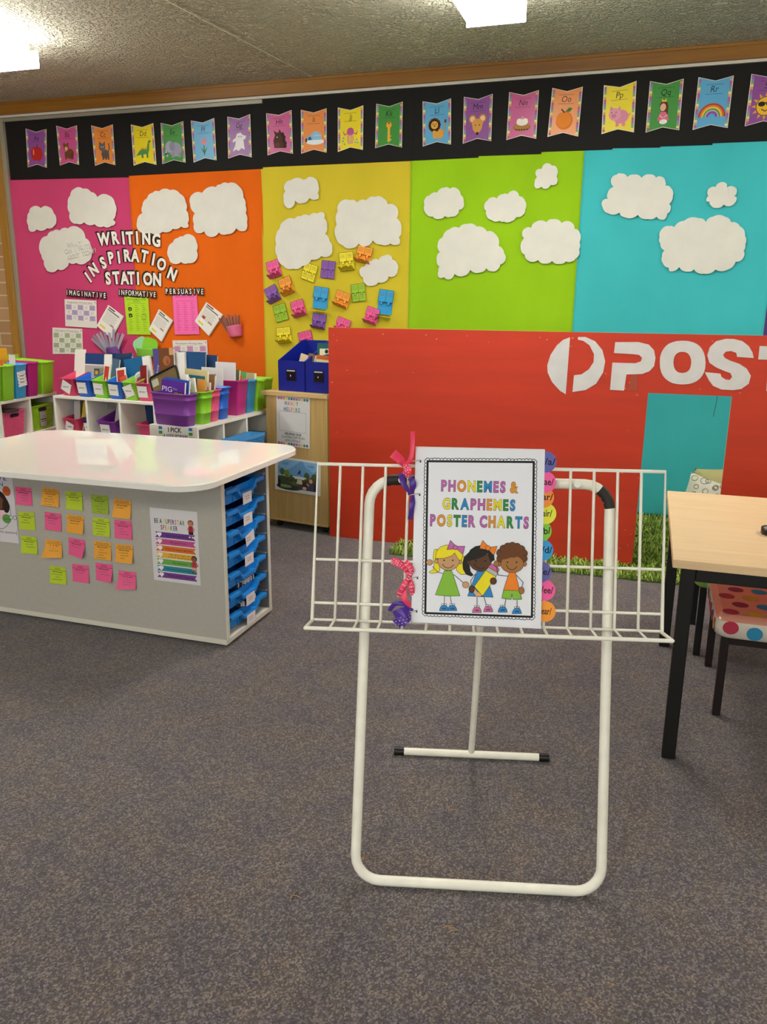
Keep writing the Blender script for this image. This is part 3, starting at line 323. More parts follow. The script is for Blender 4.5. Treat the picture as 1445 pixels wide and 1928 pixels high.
def stipple():
    m = bpy.data.materials.new('stippled_plaster'); m.use_nodes = True; nt = m.node_tree; b = nt.nodes['Principled BSDF']
    N = nt.nodes.new; L = nt.links.new
    tc = N('ShaderNodeTexCoord'); n = N('ShaderNodeTexNoise'); n.inputs['Scale'].default_value = 52; n.inputs['Detail'].default_value = 2.5; n.inputs['Distortion'].default_value = .6
    L(tc.outputs['Object'], n.inputs[0])
    r = N('ShaderNodeValToRGB'); r.color_ramp.elements[0].position = .42; r.color_ramp.elements[1].position = .62
    L(n.outputs['Fac'], r.inputs[0])
    bp = N('ShaderNodeBump'); bp.inputs['Strength'].default_value = 1.0; bp.inputs['Distance'].default_value = .05
    L(r.outputs[0], bp.inputs['Height']); L(bp.outputs[0], b.inputs['Normal'])
    b.inputs['Base Color'].default_value = lin('#ebe4cb'); b.inputs['Roughness'].default_value = .85
    return m
def bricks():
    m = bpy.data.materials.new('brickwork'); m.use_nodes = True; nt = m.node_tree; b = nt.nodes['Principled BSDF']
    N = nt.nodes.new; L = nt.links.new
    tc = N('ShaderNodeTexCoord'); sp = N('ShaderNodeSeparateXYZ'); cb = N('ShaderNodeCombineXYZ'); ad = N('ShaderNodeMath')
    L(tc.outputs['Object'], sp.inputs[0]); L(sp.outputs[0], ad.inputs[0]); L(sp.outputs[1], ad.inputs[1]); L(ad.outputs[0], cb.inputs[0]); L(sp.outputs[2], cb.inputs[1])
    br = N('ShaderNodeTexBrick'); L(cb.outputs[0], br.inputs[0])
    br.inputs['Scale'].default_value = 1.0; br.inputs['Brick Width'].default_value = .24; br.inputs['Row Height'].default_value = .098
    br.inputs['Mortar Size'].default_value = .005
    br.inputs['Color1'].default_value = lin('#c29c70'); br.inputs['Color2'].default_value = lin('#a88258'); br.inputs['Mortar'].default_value = lin('#d0bd9c')
    L(br.outputs[0], b.inputs['Base Color']); b.inputs['Roughness'].default_value = .9
    bp = N('ShaderNodeBump'); bp.inputs['Strength'].default_value = .5; bp.inputs['Distance'].default_value = .004; bp.invert = True
    L(br.outputs['Fac'], bp.inputs['Height']); L(bp.outputs[0], b.inputs['Normal'])
    return m
def wood(name, c0, c1, axis, scale=22, rough=.45):
    m = bpy.data.materials.new(name); m.use_nodes = True; nt = m.node_tree; b = nt.nodes['Principled BSDF']
    N = nt.nodes.new; L = nt.links.new
    tc = N('ShaderNodeTexCoord'); mp = N('ShaderNodeMapping'); L(tc.outputs['Object'], mp.inputs[0])
    s = [scale] * 3; s[axis] = scale * .05; mp.inputs['Scale'].default_value = s
    n = N('ShaderNodeTexNoise'); n.inputs['Scale'].default_value = 1; n.inputs['Detail'].default_value = 6; n.inputs['Distortion'].default_value = 1.0
    L(mp.outputs[0], n.inputs[0])
    r = N('ShaderNodeValToRGB'); r.color_ramp.elements[0].position = .3; r.color_ramp.elements[1].position = .7
    r.color_ramp.elements[0].color = lin(c0); r.color_ramp.elements[1].color = lin(c1)
    L(n.outputs['Fac'], r.inputs[0]); L(r.outputs[0], b.inputs['Base Color']); b.inputs['Roughness'].default_value = rough
    return m
M_BEAM = wood('stained_pine', '#7a4e18', '#966720', 0, 14, .4)
M_POST = wood('stained_pine_post', '#8a5f22', '#b48638', 2, 20, .4)
M_CAB = wood('oak_laminate', '#bf9a58', '#d0ae6c', 2, 60, .45)
M_DESK = wood('beech_laminate', '#e2bf90', '#eccd9f', 0, 40, .4)
M_WHITE = mat('#e9e5d9', .5)
M_WALL = mat('#dcd6c6', .8)
WHITE_MEL = mat('#ece8dc', .45)

def struct(name, mb, **k): return mb.build(name, kind='structure', **k)
b = MB(); b.box(XL, XR, YN, YF + .1, -.05, 0, carpet()); struct('floor', b)
b = MB(); b.box(XL, XR, YN, YF + .1, CEIL, CEIL + .05, stipple()); struct('ceiling', b)
b = MB(); b.box(-4.79, XR, YF, YF + .1, 0, CEIL, M_WALL); b.box(XL, -4.79, YF - .03, YF + .1, 0, CEIL, bricks()); struct('wall_back', b)
b = MB(); b.box(XL - .1, XL, YN, YF + .1, 0, CEIL, bricks()); struct('wall_left', b)
b = MB(); b.box(XR, XR + .1, YN, YF + .1, 0, CEIL, M_WALL); struct('wall_right', b)
b = MB(); b.box(XL - .1, XR + .1, YN - .1, YN, 0, CEIL, M_WALL); struct('wall_front', b)
b = MB(); b.box(XL, XR, YF - .05, YF, 2.672, CEIL, M_BEAM)
b.box(XL, XR, YF - .056, YF, CEIL - .018, CEIL, M_BEAM); struct('trim_1', b, bevel=.003)
b = MB(); b.box(-4.785, XR, YF - .03, YF, 2.655, 2.671, mat('#cfcabb', .4)); b.box(-4.785, -2.6, YF - .026, YF, 2.628, 2.652, mat('#9b9788', .4, metal=.3)); struct('trim_2', b)
b = MB(); b.box(-4.852, -4.783, YF - .045, YF, 0, 2.66, M_POST); struct('trim_3', b, bevel=.003)
b = MB(); b.box(-4.783, -4.748, YF - .03, YF, 0, 2.65, mat('#a39d8a', .4, metal=.3)); struct('trim_4', b, bevel=.002)
b = MB(); b.tube([(-2.75, .5, CEIL - .003), (-2.39, 3.82, CEIL - .003), (-2.22, 5.3, CEIL - .003)], .0018, mat('#d8d2be', .6), 6); struct('trim_5', b)

# invented glowing panels behind the viewer, added as frontal fill for chart and unit
def fill_mat():
    m = bpy.data.materials.new('fill_glow'); m.use_nodes = True; q = m.node_tree.nodes['Principled BSDF']
    q.inputs['Base Color'].default_value = (.3, .33, .36, 1); q.inputs['Roughness'].default_value = .1
    q.inputs['Emission Color'].default_value = (.90, .96, 1.0, 1); q.inputs['Emission Strength'].default_value = FILL_STRENGTH
    return m
FILL_GLOW = fill_mat()
for k in range(4):
    x0 = -4.3 + k * 1.75
    wf = MB()
    for a in ((x0, x0 + .05, .85, 2.35), (x0 + 1.6, x0 + 1.65, .85, 2.35), (x0 + .05, x0 + 1.6, .85, .90), (x0 + .05, x0 + 1.6, 2.30, 2.35), (x0 + .8, x0 + .84, .90, 2.30)):
        wf.box(a[0], a[1], YN - .002, YN + .05, a[2], a[3], mat('#d9d7d0', .4))
    w_ = wf.build('fill_window_%d' % (k + 1), kind='structure')
    gl = MB(); gl.box(x0 + .05, x0 + 1.6, YN + .005, YN + .015, .90, 2.30, FILL_GLOW); gl.build('pane', w_)

# ------------------------------------------------------------------ ceiling lights
M_DIFF = mat('#f4f1e6', .4, emit=LAMP_STRENGTH)
M_HOUS = mat('#d9d6cc', .4)
def ceiling_light(x, y, label):
    t = thing('ceiling_light', label, 'ceiling light', (x, y, CEIL), group='fluorescent ceiling lights')
    h = MB(); h.box(-.085, .085, -.615, .615, -.055, 0, M_HOUS); h.build('housing', t, bevel=.004)
    d = MB()
    prof = [(-.104, -.056), (-.112, -.062), (-.14, -.112), (-.127, -.135), (.127, -.135), (.14, -.112), (.112, -.062), (.104, -.056)]
    rings = [[(px, yy, pz) for px, pz in prof] for yy in (-.61, .61)]
    d.loft(rings, M_DIFF, False, True, True); d.build('diffuser', t)
    for s in (-1, 1):
        e = MB(); e.box(-.143, .143, s * .611 - .004, s * .611 + .004, -.137, -.043, mat('#f2efe4', .35, emit=LAMP_STRENGTH * .45)); e.build('end_cap', t, bevel=.004)
ceiling_light(-.82, 3.61, 'long fluorescent ceiling light at the top centre, above the chart stand')
ceiling_light(-3.60, 3.61, 'long fluorescent ceiling light at the far left, above the white-topped unit')
ceiling_light(1.96, 3.61, 'fluorescent ceiling light over the red play shop, right of view')
ceiling_light(-.82, -1.3, 'unseen added fluorescent ceiling light behind the viewer, middle of the row')  # unseen rear row, added for light on the ceiling and near surfaces
ceiling_light(-3.60, -1.3, 'unseen added fluorescent ceiling light behind the viewer, left of the row')
ceiling_light(1.96, -1.3, 'unseen added fluorescent ceiling light behind the viewer, right of the row')

# ================================================================== the pinboard
def fabric(name, x0, x1, z0, z1, col, label, wr, seed):
    r = random.Random(seed); ph = [r.uniform(0, 6) for _ in range(6)]
    m = mat(col, .9, spec=.1, noise=((3, 3, 2), .06), bump=(700, .12, .001), sheen=.15)
    cx = (x0 + x1) / 2
    def fn(u, v):
        x = x0 + (x1 - x0) * u; z = z1 + (z0 - z1) * v
        k = max(0, v - .25) ** 1.4 * wr
        d = k * (.010 * math.sin(9 * x + 5 * z + ph[0]) + .007 * math.sin(21 * x - 7 * z + ph[1]) + .004 * math.sin(34 * x + 15 * z + ph[2]))
        d += .0007 * math.sin(17 * x + ph[3]) + .0005 * math.sin(11 * z + 4 * x + ph[4])
        edge = min(u, 1 - u, 1 - v) * 8
        return (x - cx, d * min(1, edge) * .5 - .001 - .5 * k * .014, z)
    g = MB(); g.grid(fn, 60, 90, m)
    return g.build(name, None, (cx, YW + .004, 0), label=label, cat='pinboard fabric', group='pinboard fabric panels', solid=.002)
fabric('fabric_panel', -4.757, STRIPX[1], .25, 2.27, '#cc4472', 'pink fabric panel at the left end of the pinboard', 2.2, 1)
fabric('fabric_panel', STRIPX[1], STRIPX[2], .25, 2.27, '#e66812', 'orange fabric panel on the pinboard behind the book tubs', .35, 2)
fabric('fabric_panel', STRIPX[2] - .01, STRIPX[3], .25, 2.27, '#d3c032', 'yellow fabric panel with puzzle flap cards pinned on it', 1.1, 3)
fabric('fabric_panel', STRIPX[3], STRIPX[4], .05, 2.27, '#98c81c', 'lime green fabric panel with five paper clouds', .1, 4)
fabric('fabric_panel', STRIPX[4], STRIPX[5], .012, 2.27, '#45bec2', 'turquoise fabric panel reaching down behind the doorway', 1.1, 5)
fabric('fabric_panel', STRIPX[5], 1.75, .05, 2.27, '#5a3f77', 'purple fabric panel at the right edge behind the red board', .2, 6)
# black paper border
s = Sheet()
up = [(x + 1.7, z) for x, z in BLACKTOP] + [(4.9, BLACKTOP[-1][1])]
lo = [(x + 1.7, z) for x, z in BLACKLOW] + [(4.9, BLACKLOW[-1][1])]
mblk = mat('#171614', .75, spec=.25)
for a, c in zip(lo[:-1], lo[1:]):
    if c[0] - a[0] < .02: continue
    def top(x):
        for p, q in zip(up[:-1], up[1:]):
            if p[0] <= x <= q[0]: return p[1] + (q[1] - p[1]) * (x - p[0]) / (q[0] - p[0])
        return up[0][1] if x < up[0][0] else up[-1][1]
    xs = [a[0]] + [p[0] for p in up if a[0] < p[0] < c[0]] + [c[0]]
    s.base([(a[0], a[1]), (c[0] + .012, c[1])] + [(x + (.012 if x == c[0] else 0), top(x)) for x in reversed(xs)], mblk, random.uniform(.0015, .004))
s.build('paper_border', None, (-1.7, YW + .001, 0), label='black paper border strip along the top of the pinboard', cat='paper border')

# ------------------------------------------------------------------ alphabet pennants
PCOL = {'purple': '#8a4c94', 'pink': '#c4508a', 'orange': '#e58a3c', 'yellow': '#ead51c', 'green': '#3f8f3a', 'blue': '#5aa6cf'}
def art_A(s):
    s.circ(-.1, -.02, .2, '#b3231b', .26); s.circ(.1, -.02, .2, '#b3231b', .26); s.circ(-.16, .04, .035, '#e88a78', .12); s.line([(0, .2), (.05, .33)], .035, '#4a2a14')
def art_B(s):
    s.circ(.08, -.12, .2, '#6b3f22', .19); s.circ(-.1, .12, .14, '#7d4a28', .13); s.circ(-.1, .07, .08, '#d9a876', .07); s.rect(-.2, -.32, -.08, -.05, '#6b3f22'); s.rect(.12, -.32, .24, -.1, '#5e361c')
    s.circ(-.2, .23, .05, '#6b3f22'); s.circ(0, .24, .05, '#6b3f22')
def art_C(s):
    s.circ(.05, -.12, .19, '#56504e', .16); s.circ(-.08, .12, .16, '#635c5a', .14); s.poly([(-.22, .2), (-.2, .34), (-.1, .25)], '#56504e'); s.poly([(-.02, .25), (.07, .33), (.08, .18)], '#56504e')
    for x in (-.1, .04, .16): s.rect(x, -.33, x + .08, -.1, '#4a4543')
    s.line([(.2, -.1), (.27, .1), (.25, .24)], .05, '#56504e'); s.circ(-.12, .13, .02, '#efe9c9'); s.circ(-.02, .13, .02, '#efe9c9')
def art_D(s):
    s.poly([(-.36, -.2), (-.2, -.02), (-.02, .06), (.12, 0), (.18, .2), (.22, .32), (.32, .34), (.33, .27), (.26, .24), (.24, 0), (.18, -.14), (-.1, -.16)], '#4a8c4a')
    for x in (-.12, .1): s.rect(x, -.28, x + .08, -.12, '#41803f')
    for x in (-.15, -.05, .05): s.poly([(x, .02), (x + .05, .11), (x + .09, .03)], '#e0902c')
def art_E(s):
    s.circ(.1, -.05, .28, '#9a99ad', .25); s.circ(-.16, .06, .19, '#a6a5b8', .2); s.circ(-.04, .06, .12, '#8b8aa0', .16); s.line([(-.3, 0), (-.34, -.2), (-.26, -.26)], .08, '#a6a5b8')
    for x in (-.08, .2): s.rect(x, -.33, x + .12, -.15, '#8f8ea3')
def art_F(s):
    s.line([(0, .05), (0, -.3)], .04, '#3f7a35'); s.poly([(0, -.3), (-.16, -.02), (-.02, -.16)], '#3f7a35'); s.poly([(0, -.3), (.16, -.02), (.02, -.16)], '#3f7a35')
    s.poly([(-.1, .28), (-.12, .12), (0, .02), (.12, .12), (.1, .28), (.04, .18), (0, .3), (-.04, .18)], '#d98a9c')
def art_G(s):
    s.poly([(-.1, .3), (.06, .33), (.16, .24), (.3, .2), (.26, .1), (.18, .08), (.2, -.1), (.22, -.26), (.08, -.2), (-.05, -.3), (-.14, -.24), (-.3, -.3), (-.2, -.12), (-.16, .05), (-.3, .0), (-.28, .1), (-.16, .16)], '#ece8ea')
    for x in (-.02, .08): s.circ(x, .19, .02, '#2a2a2a')
def art_H(s):
    s.poly([(-.22, -.3), (-.26, -.05), (-.18, .14), (-.24, .3), (-.12, .22), (-.04, .22), (0, .33), (.08, .2), (.2, .05), (.24, -.2), (.16, -.32)], '#4a2a1c')
    for k in range(5): s.circ(.12 + .03 * (k % 2) + .02 * k, .14 - .1 * k, .07, '#2e1812')
    s.circ(-.1, .06, .02, '#f0e8d8'); s.circ(-.1, -.2, .1, '#5e3826', .09)
def art_I(s):
    s.circ(.05, -.16, .36, '#e6eef2', .1); s.circ(.08, -.1, .24, '#8fbedb', .28, a0=0, a1=180); s.circ(-.16, -.1, .12, '#7fb2d2', .16, a0=0, a1=180); s.circ(-.16, -.1, .07, '#35536b', .11, a0=0, a1=180)
    s.line([(.02, .05), (.3, .05)], .012, '#d9ecf5'); s.circ(-.3, -.1, .04, '#2e3440', .07)
def art_J(s):
    s.circ(0, .1, .14, '#b8528c', .13)
    for k in range(5): s.line([(-.1 + .05 * k, .02), (-.12 + .06 * k, -.15), (-.08 + .04 * k, -.3)], .025, '#c9689c')
    s.line([(.1, .05), (.24, .0), (.28, .1)], .03, '#b8528c'); s.line([(-.1, .05), (-.24, .0), (-.28, .1)], .03, '#b8528c')
    for x, y in ((-.3, -.2), (-.24, -.3), (.26, -.18), (.3, -.28), (-.28, -.1), (.2, -.26)): s.circ(x, y, .03, '#4fa0b8')
def art_K(s):
    s.circ(0, .2, .12, '#a06a10'); s.circ(0, .2, .1, '#e2ad2c'); s.circ(0, .26, .03, '#4a3206'); s.rect(-.045, -.34, .045, .12, '#e2ad2c'); s.rect(.04, -.3, .1, -.24, '#e2ad2c'); s.rect(.04, -.18, .09, -.13, '#e2ad2c')
def art_L(s):
    s.circ(.08, -.16, .18, '#d69a3c', .16); s.line([(.22, -.2), (.32, 0), (.3, .18)], .03, '#c48a30'); s.circ(.31, .22, .04, '#5a3214', .06)
    for k in range(12):
        a = math.radians(30 * k); s.circ(-.08 + .16 * math.cos(a), .12 + .16 * math.sin(a), .07, '#6b3a18', keep=True)
    s.h += .0001; s.circ(-.08, .12, .13, '#dba548'); s.circ(-.13, .15, .018, '#2a1a0a'); s.circ(-.03, .15, .018, '#2a1a0a'); s.circ(-.08, .09, .03, '#5a3214', .02); s.rect(-.14, -.3, -.04, -.05, '#d69a3c')
def art_M(s):
    for x in (-.18, .18): s.circ(x, .2, .14, '#b87a34'); s.circ(x, .2, .09, '#e8c2a0')
    s.poly([(-.2, .1), (.2, .1), (.16, -.12), (0, -.32), (-.16, -.12)], '#d69a48'); s.circ(0, .06, .2, '#d69a48', .14); s.circ(0, -.26, .05, '#2a1a14'); s.circ(-.07, 0, .02, '#2a1a14'); s.circ(.07, 0, .02, '#2a1a14')
def art_N(s):
    s.circ(0, -.16, .3, '#9a6a30', .13); s.circ(0, -.13, .28, '#b07c3c', .11); s.circ(0, -.02, .2, '#efe8dc', .1); s.circ(-.1, .03, .09, '#f4eee4', .07); s.circ(.1, .03, .09, '#f4eee4', .07); s.circ(0, .12, .05, '#d9908c')
    for k in range(5): s.circ(-.18 + .09 * k, -.24, .035, '#4a2a14', .02)
def art_O(s):
    s.circ(0, -.06, .28, '#e07a18', .27); s.circ(-.02, -.04, .24, '#ea8822', .23); s.poly([(.0, .2), (.12, .32), (.24, .3), (.16, .2)], '#3f7a2a'); s.line([(-.02, .18), (-.12, .27)], .04, '#3a2412')
def art_P(s):
    s.circ(.08, -.06, .24, '#d98aa0', .2); s.circ(-.12, .02, .19, '#e29ab0', .18); s.circ(-.15, -.02, .08, '#cf7a94', .06); s.poly([(-.28, .12), (-.26, .27), (-.16, .18)], '#d98aa0'); s.poly([(-.04, .18), (.05, .26), (.05, .12)], '#d98aa0')
    for x in (-.08, .12): s.rect(x, -.34, x + .1, -.18, '#d98aa0')
    s.circ(-.22, .08, .018, '#3a2020'); s.circ(-.08, .08, .018, '#3a2020'); s.line([(.3, -.06), (.36, .02)], .03, '#cf7a94')
def art_Q(s):
    s.circ(-.02, .18, .13, '#5a3018', .16); s.rect(.02, -.05, .12, .2, '#5a3018'); s.circ(-.04, .15, .09, '#e0b090', .11); s.poly([(-.1, .02), (.06, .02), (.18, -.22), (-.2, -.22)], '#d9688c'); s.circ(0, -.26, .12, '#ece4e8', .07); s.poly([(-.08, .3), (-.1, .4), (-.02, .34), (.04, .4), (.06, .3)], '#e2b53c'); s.line([(-.12, -.08), (-.02, -.16), (.1, -.08)], .04, '#e0b090')
def art_R(s):
    for r_, c in ((.4, '#b23a28'), (.35, '#d9742c'), (.3, '#e2c040'), (.25, '#5c9a48'), (.2, '#b9b6cf'), (.17, '#8f4aa0'), (.1, '#5aa6cf')): s.circ(0, -.2, r_, c, r_ * .95, 24, 0, 180)
def art_S(s):
    for k in range(12):
        a = math.radians(30 * k); s.poly([(.28 * math.cos(a - .16), .28 * math.sin(a - .16)), (.4 * math.cos(a), .4 * math.sin(a)), (.28 * math.cos(a + .16), .28 * math.sin(a + .16))], '#e2a030', True)
    s.h += .0001; s.circ(0, 0, .27, '#7a5208'); s.circ(0, 0, .25, '#eab52c'); s.circ(-.11, .06, .1, '#201812', .07); s.circ(.11, .06, .1, '#201812', .07); s.line([(-.2, .09), (.2, .09)], .03, '#201812'); s.line([(-.1, -.08), (0, -.14), (.1, -.08)], .03, '#7a4a10')
PEN = {'Aa': ('purple', 'a red apple'), 'Bb': ('pink', 'a brown bear'), 'Cc': ('orange', 'a grey cat'), 'Dd': ('yellow', 'a green dinosaur'), 'Ee': ('green', 'a grey elephant'),
       'Ff': ('blue', 'a pink flower'), 'Gg': ('purple', 'a white ghost'), 'Hh': ('pink', 'a dark brown horse'), 'Ii': ('orange', 'an igloo'), 'Jj': ('yellow', 'a pink jellyfish'),
       'Kk': ('green', 'a yellow key'), 'Ll': ('blue', 'a lion'), 'Mm': ('purple', 'a mouse'), 'Nn': ('pink', 'a cream-topped cake'), 'Oo': ('orange', 'an orange'),
       'Pp': ('yellow', 'a pink pig'), 'Qq': ('green', 'a lady in pink'), 'Rr': ('blue', 'a rainbow'), 'Ss': ('purple', 'a yellow sun')}
CHK = ['#b0608c', '#d9a05c', '#e6d88c', '#7fae74', '#7f8fb8', '#a06aa8']
for name, q in FLAGS:
    c = cen(q); colr, what = PEN[name]; bg = mat(PCOL[colr], .35, spec=.4)
    s = Sheet(quadmap(q, c))
    A_ = 1.42
    def out(k, e=0): return [(-.5 + k, .5 - e), (0, .42 - e), (.5 - k, .5 - e), (.5 - k, -.5 + e), (0, -.42 + e), (-.5 + k, -.5 + e)]
    s.base(out(0), mat('#e4d9c8', .35), .0012)
    s.poly(out(.02, .012), bg)
    for side in (-1, 1):
        for k in range(18):
            y0 = -.46 + k * .051
            x0 = side * .44
            s.rect(x0 - .036, y0, x0 + .036, y0 + .049, CHK[(k + (side > 0) * 2) % 6], True)
    s.h += .00005
    s.line([(-.25, .35), (.25, .35)], .006, '#3a2a3a'); s.line([(-.25, .17), (.25, .17)], .006, '#3a2a3a')
    s.text(name, 0, .265, .12, '#15100f', bold=-.004, xs=A_ * .95, shear=.18)
    inner = s.mp
    s.mp = lambda x, y, h, f=inner: f(x * .98, y * .98 / A_ - .13, h)
    globals()['art_' + name[0]](s)
    s.build('alphabet_pennant', None, (c[0], PIN, c[1]), label='%s pennant on the black border with letters %s and %s' % (colr, name, what), cat='alphabet pennant', group='alphabet pennants')

# ------------------------------------------------------------------ paper clouds
CL = ['small white paper cloud at the upper left of the pink fabric', 'large white paper cloud at the top centre of the pink fabric', 'white paper cloud behind the small question letters on pink fabric',
      'large white paper cloud above the word WRITING on orange fabric', 'largest squarish white paper cloud at the top right of the orange fabric', 'small bright white paper cloud right of the words on orange fabric',
      'small white paper cloud at the top of the yellow fabric', 'large white paper cloud at the left of the yellow fabric', 'large white paper cloud at the right of the yellow fabric', 'small white paper cloud among puzzle cards on the yellow fabric',
      'small white paper cloud at the left of the green fabric', 'small white paper cloud in the middle of the green fabric', 'tiny white paper cloud at the top right of the green fabric',
      'large white paper cloud at the lower left of the green fabric', 'white paper cloud at the right edge of the green fabric', 'large white paper cloud at the left of the turquoise fabric',
      'tiny white paper cloud at the upper right of the turquoise fabric', 'largest white paper cloud, low on the turquoise fabric']
for lb, pts in zip(CL, CLOUDS):
    c = cen(pts); n = len(pts)
    ar = sum(pts[i][0] * pts[(i + 1) % n][1] - pts[(i + 1) % n][0] * pts[i][1] for i in range(n)); sg = 1 if ar > 0 else -1
    o = []
    for a, d in zip(pts, pts[1:] + pts[:1]):
        dx, dz = d[0] - a[0], d[1] - a[1]; nx, nz = dz * sg, -dx * sg
        for k in range(5):
            t = k / 5; bl = .62 * t * (1 - t)
            o.append((a[0] + dx * t + nx * bl - c[0], a[1] + dz * t + nz * bl - c[1]))
    s = Sheet(); s.base(o, mat('#dfddd2', .6, noise=((9, 9, 9), .04)), .0015, mat('#f2efe4', .5))
    s.build('paper_cloud', None, (c[0], PIN - .004, c[1]), label=lb, cat='paper cloud', group='white paper clouds')

# ------------------------------------------------------------------ cut-out letters
def letters(lst, cap, word, where, name, back, dx, dz, gap, bold=.045, backbold=.05, xs=.80, grp=None, what='white cut-out letter', facec='#eeeade', nth=True):
    for i, (ch, x, z, rot) in enumerate(lst):
        s = Sheet(); s.h = .0005
        s.text(ch, dx, dz, cap, back, bold=bold + backbold, rot=rot, xs=xs)
        s.h = gap
        s.text(ch, 0, 0, cap, facec, bold=bold, rot=rot, xs=xs)
        s.build(name, None, (x, PIN - .001 - .004 * (where != ''), z), solid=.0006, label='%s %s, %s in %s' % (what, ch, ORD[i], word), cat='letter', group=grp or ('cut-out letters of ' + word))
BK = mat('#161412', .7)
letters(WRITING, .082, 'the word WRITING', '', 'wall_letter', BK, -.011, .005, .006)
letters(INSPIRATION, .078, 'the word INSPIRATION', '', 'wall_letter', BK, -.011, .005, .006)
letters(STATION, .082, 'the word STATION', '', 'wall_letter', BK, -.011, .005, .006)
for lst, w in ((IMAG, 'IMAGINATIVE'), (INFO, 'INFORMATIVE'), (PERS, 'PERSUASIVE')):
    letters(lst, .036, 'the word ' + w, 'y', 'wall_letter', BK, -.001, -.001, .004, .02, .16, .72, what='small white black-edged letter')
GREY = mat('#6f6a5e', .7)  # tiny letters' cast shadow, painted as an offset grey copy behind each
k0 = 0
for w in ('WHAT', 'CAN I WRITE', 'ABOUT TODAY?'):
    n = len(w.replace(' ', ''))
    letters(WHAT[k0:k0 + n], .032, 'the line ' + w, 'y', 'wall_letter', GREY, -.003, -.002, .004, .0, .03, .72, what='tiny white letter' if w[-1] != '?' else 'tiny white character', facec='#efece2')
    k0 += n

# ------------------------------------------------------------------ papers on the board
def idea_sheet(q, title, c, label):
    o = cen(q); s = Sheet(quadmap(q, o)); s.base(SQ, '#e8e4da', .0012)
    s.text(title, -.02, .40, .055, '#55504a', xs=.62, width=.78); s.line([(-.4, .34), (.4, .34)], .006, '#77716a')
    for r_ in range(4 if c != '#b9a3c9' else 3):
        for k in range(5):
            x0 = -.46 + k * .184; y1 = .31 - r_ * .19
            if (k + r_) % 2 == 0: s.rect(x0, y1 - .185, x0 + .182, y1, c, True)
            else:
                s.rect(x0, y1 - .185, x0 + .182, y1, '#efece4', True)
    s.h += .0001
    for r_ in range(4 if c != '#b9a3c9' else 3):
        for k in range(5):
            x0 = -.46 + k * .184; y1 = .31 - r_ * .19
            for j in range(3): s.rect(x0 + .03, y1 - .05 - .045 * j, x0 + .15 - .02 * (j % 2), y1 - .038 - .045 * j, '#8d8790' if (k + r_) % 2 else '#8b7f95', True)
    s.h += .0001; s.rect(.45, .40, .47, .45, '#4a4a4a')
    s.build('idea_sheet', None, (o[0], PIN - .001, o[1]), label=label, cat='poster', group='writing idea sheets')
idea_sheet(PAPERS['imag'], 'Imaginative Writing Ideas', '#b9a3c9', 'white and purple chequered writing ideas sheet on pink fabric')
idea_sheet(PAPERS['info'], 'Informative Writing Ideas', '#a9bf90', 'white and green chequered writing ideas sheet on pink fabric')
idea_sheet(PAPERS['pers'], 'Persuasive Writing Ideas', '#d59ac0', 'white and pink chequered writing ideas sheet on orange fabric')
def text_sheet(q, col, ink, label, heads, cols):
    o = cen(q); s = Sheet(quadmap(q, o)); s.base(SQ, mat(col, .6), .001)
    for k, h in enumerate(heads): s.text(h, 0, .43 - .055 * k, .034, ink, bold=.01, width=.78 if len(h) > 6 else .3)
    s.line([(-.36, .33), (.36, .33)], .006, ink)
    for c_ in range(cols):
        x = -.3 + .6 * c_ / max(1, cols - 1)
        for k in range(13): s.rect(x - .08, .27 - .055 * k, x + .02 + .06 * ((k * 7 + c_ * 3) % 3) / 2, .28 - .055 * k, ink, True)
    s.h += .0001
    return s, o
s, o = text_sheet(PAPERS['green'], '#b5e02a', '#63842a', '', ['INFORMATIVE', 'TEXTS'], 3)
for y in (.17, 0.0): s.rect(-.36, y - .04, -.22, y + .05, '#2c3a16'); s.rect(-.31, y - .02, -.27, y + .02, '#a8d02a')
s.loop([(.18, -.1), (.36, -.08), (.36, .05), (.18, .04)], .012, '#63842a')
s.build('text_type_sheet', None, (o[0], PIN - .001, o[1]), label='bright lime sheet of text notes under the word INFORMATIVE', cat='poster', group='coloured text type sheets')
s, o = text_sheet(PAPERS['pink'], '#ff6fb4', '#b8447c', '', ['PERSUASIVE TEXTS'], 3)
s.build('text_type_sheet', None, (o[0], PIN - .001, o[1]), label='bright pink sheet of text notes under the word PERSUASIVE', cat='poster', group='coloured text type sheets')
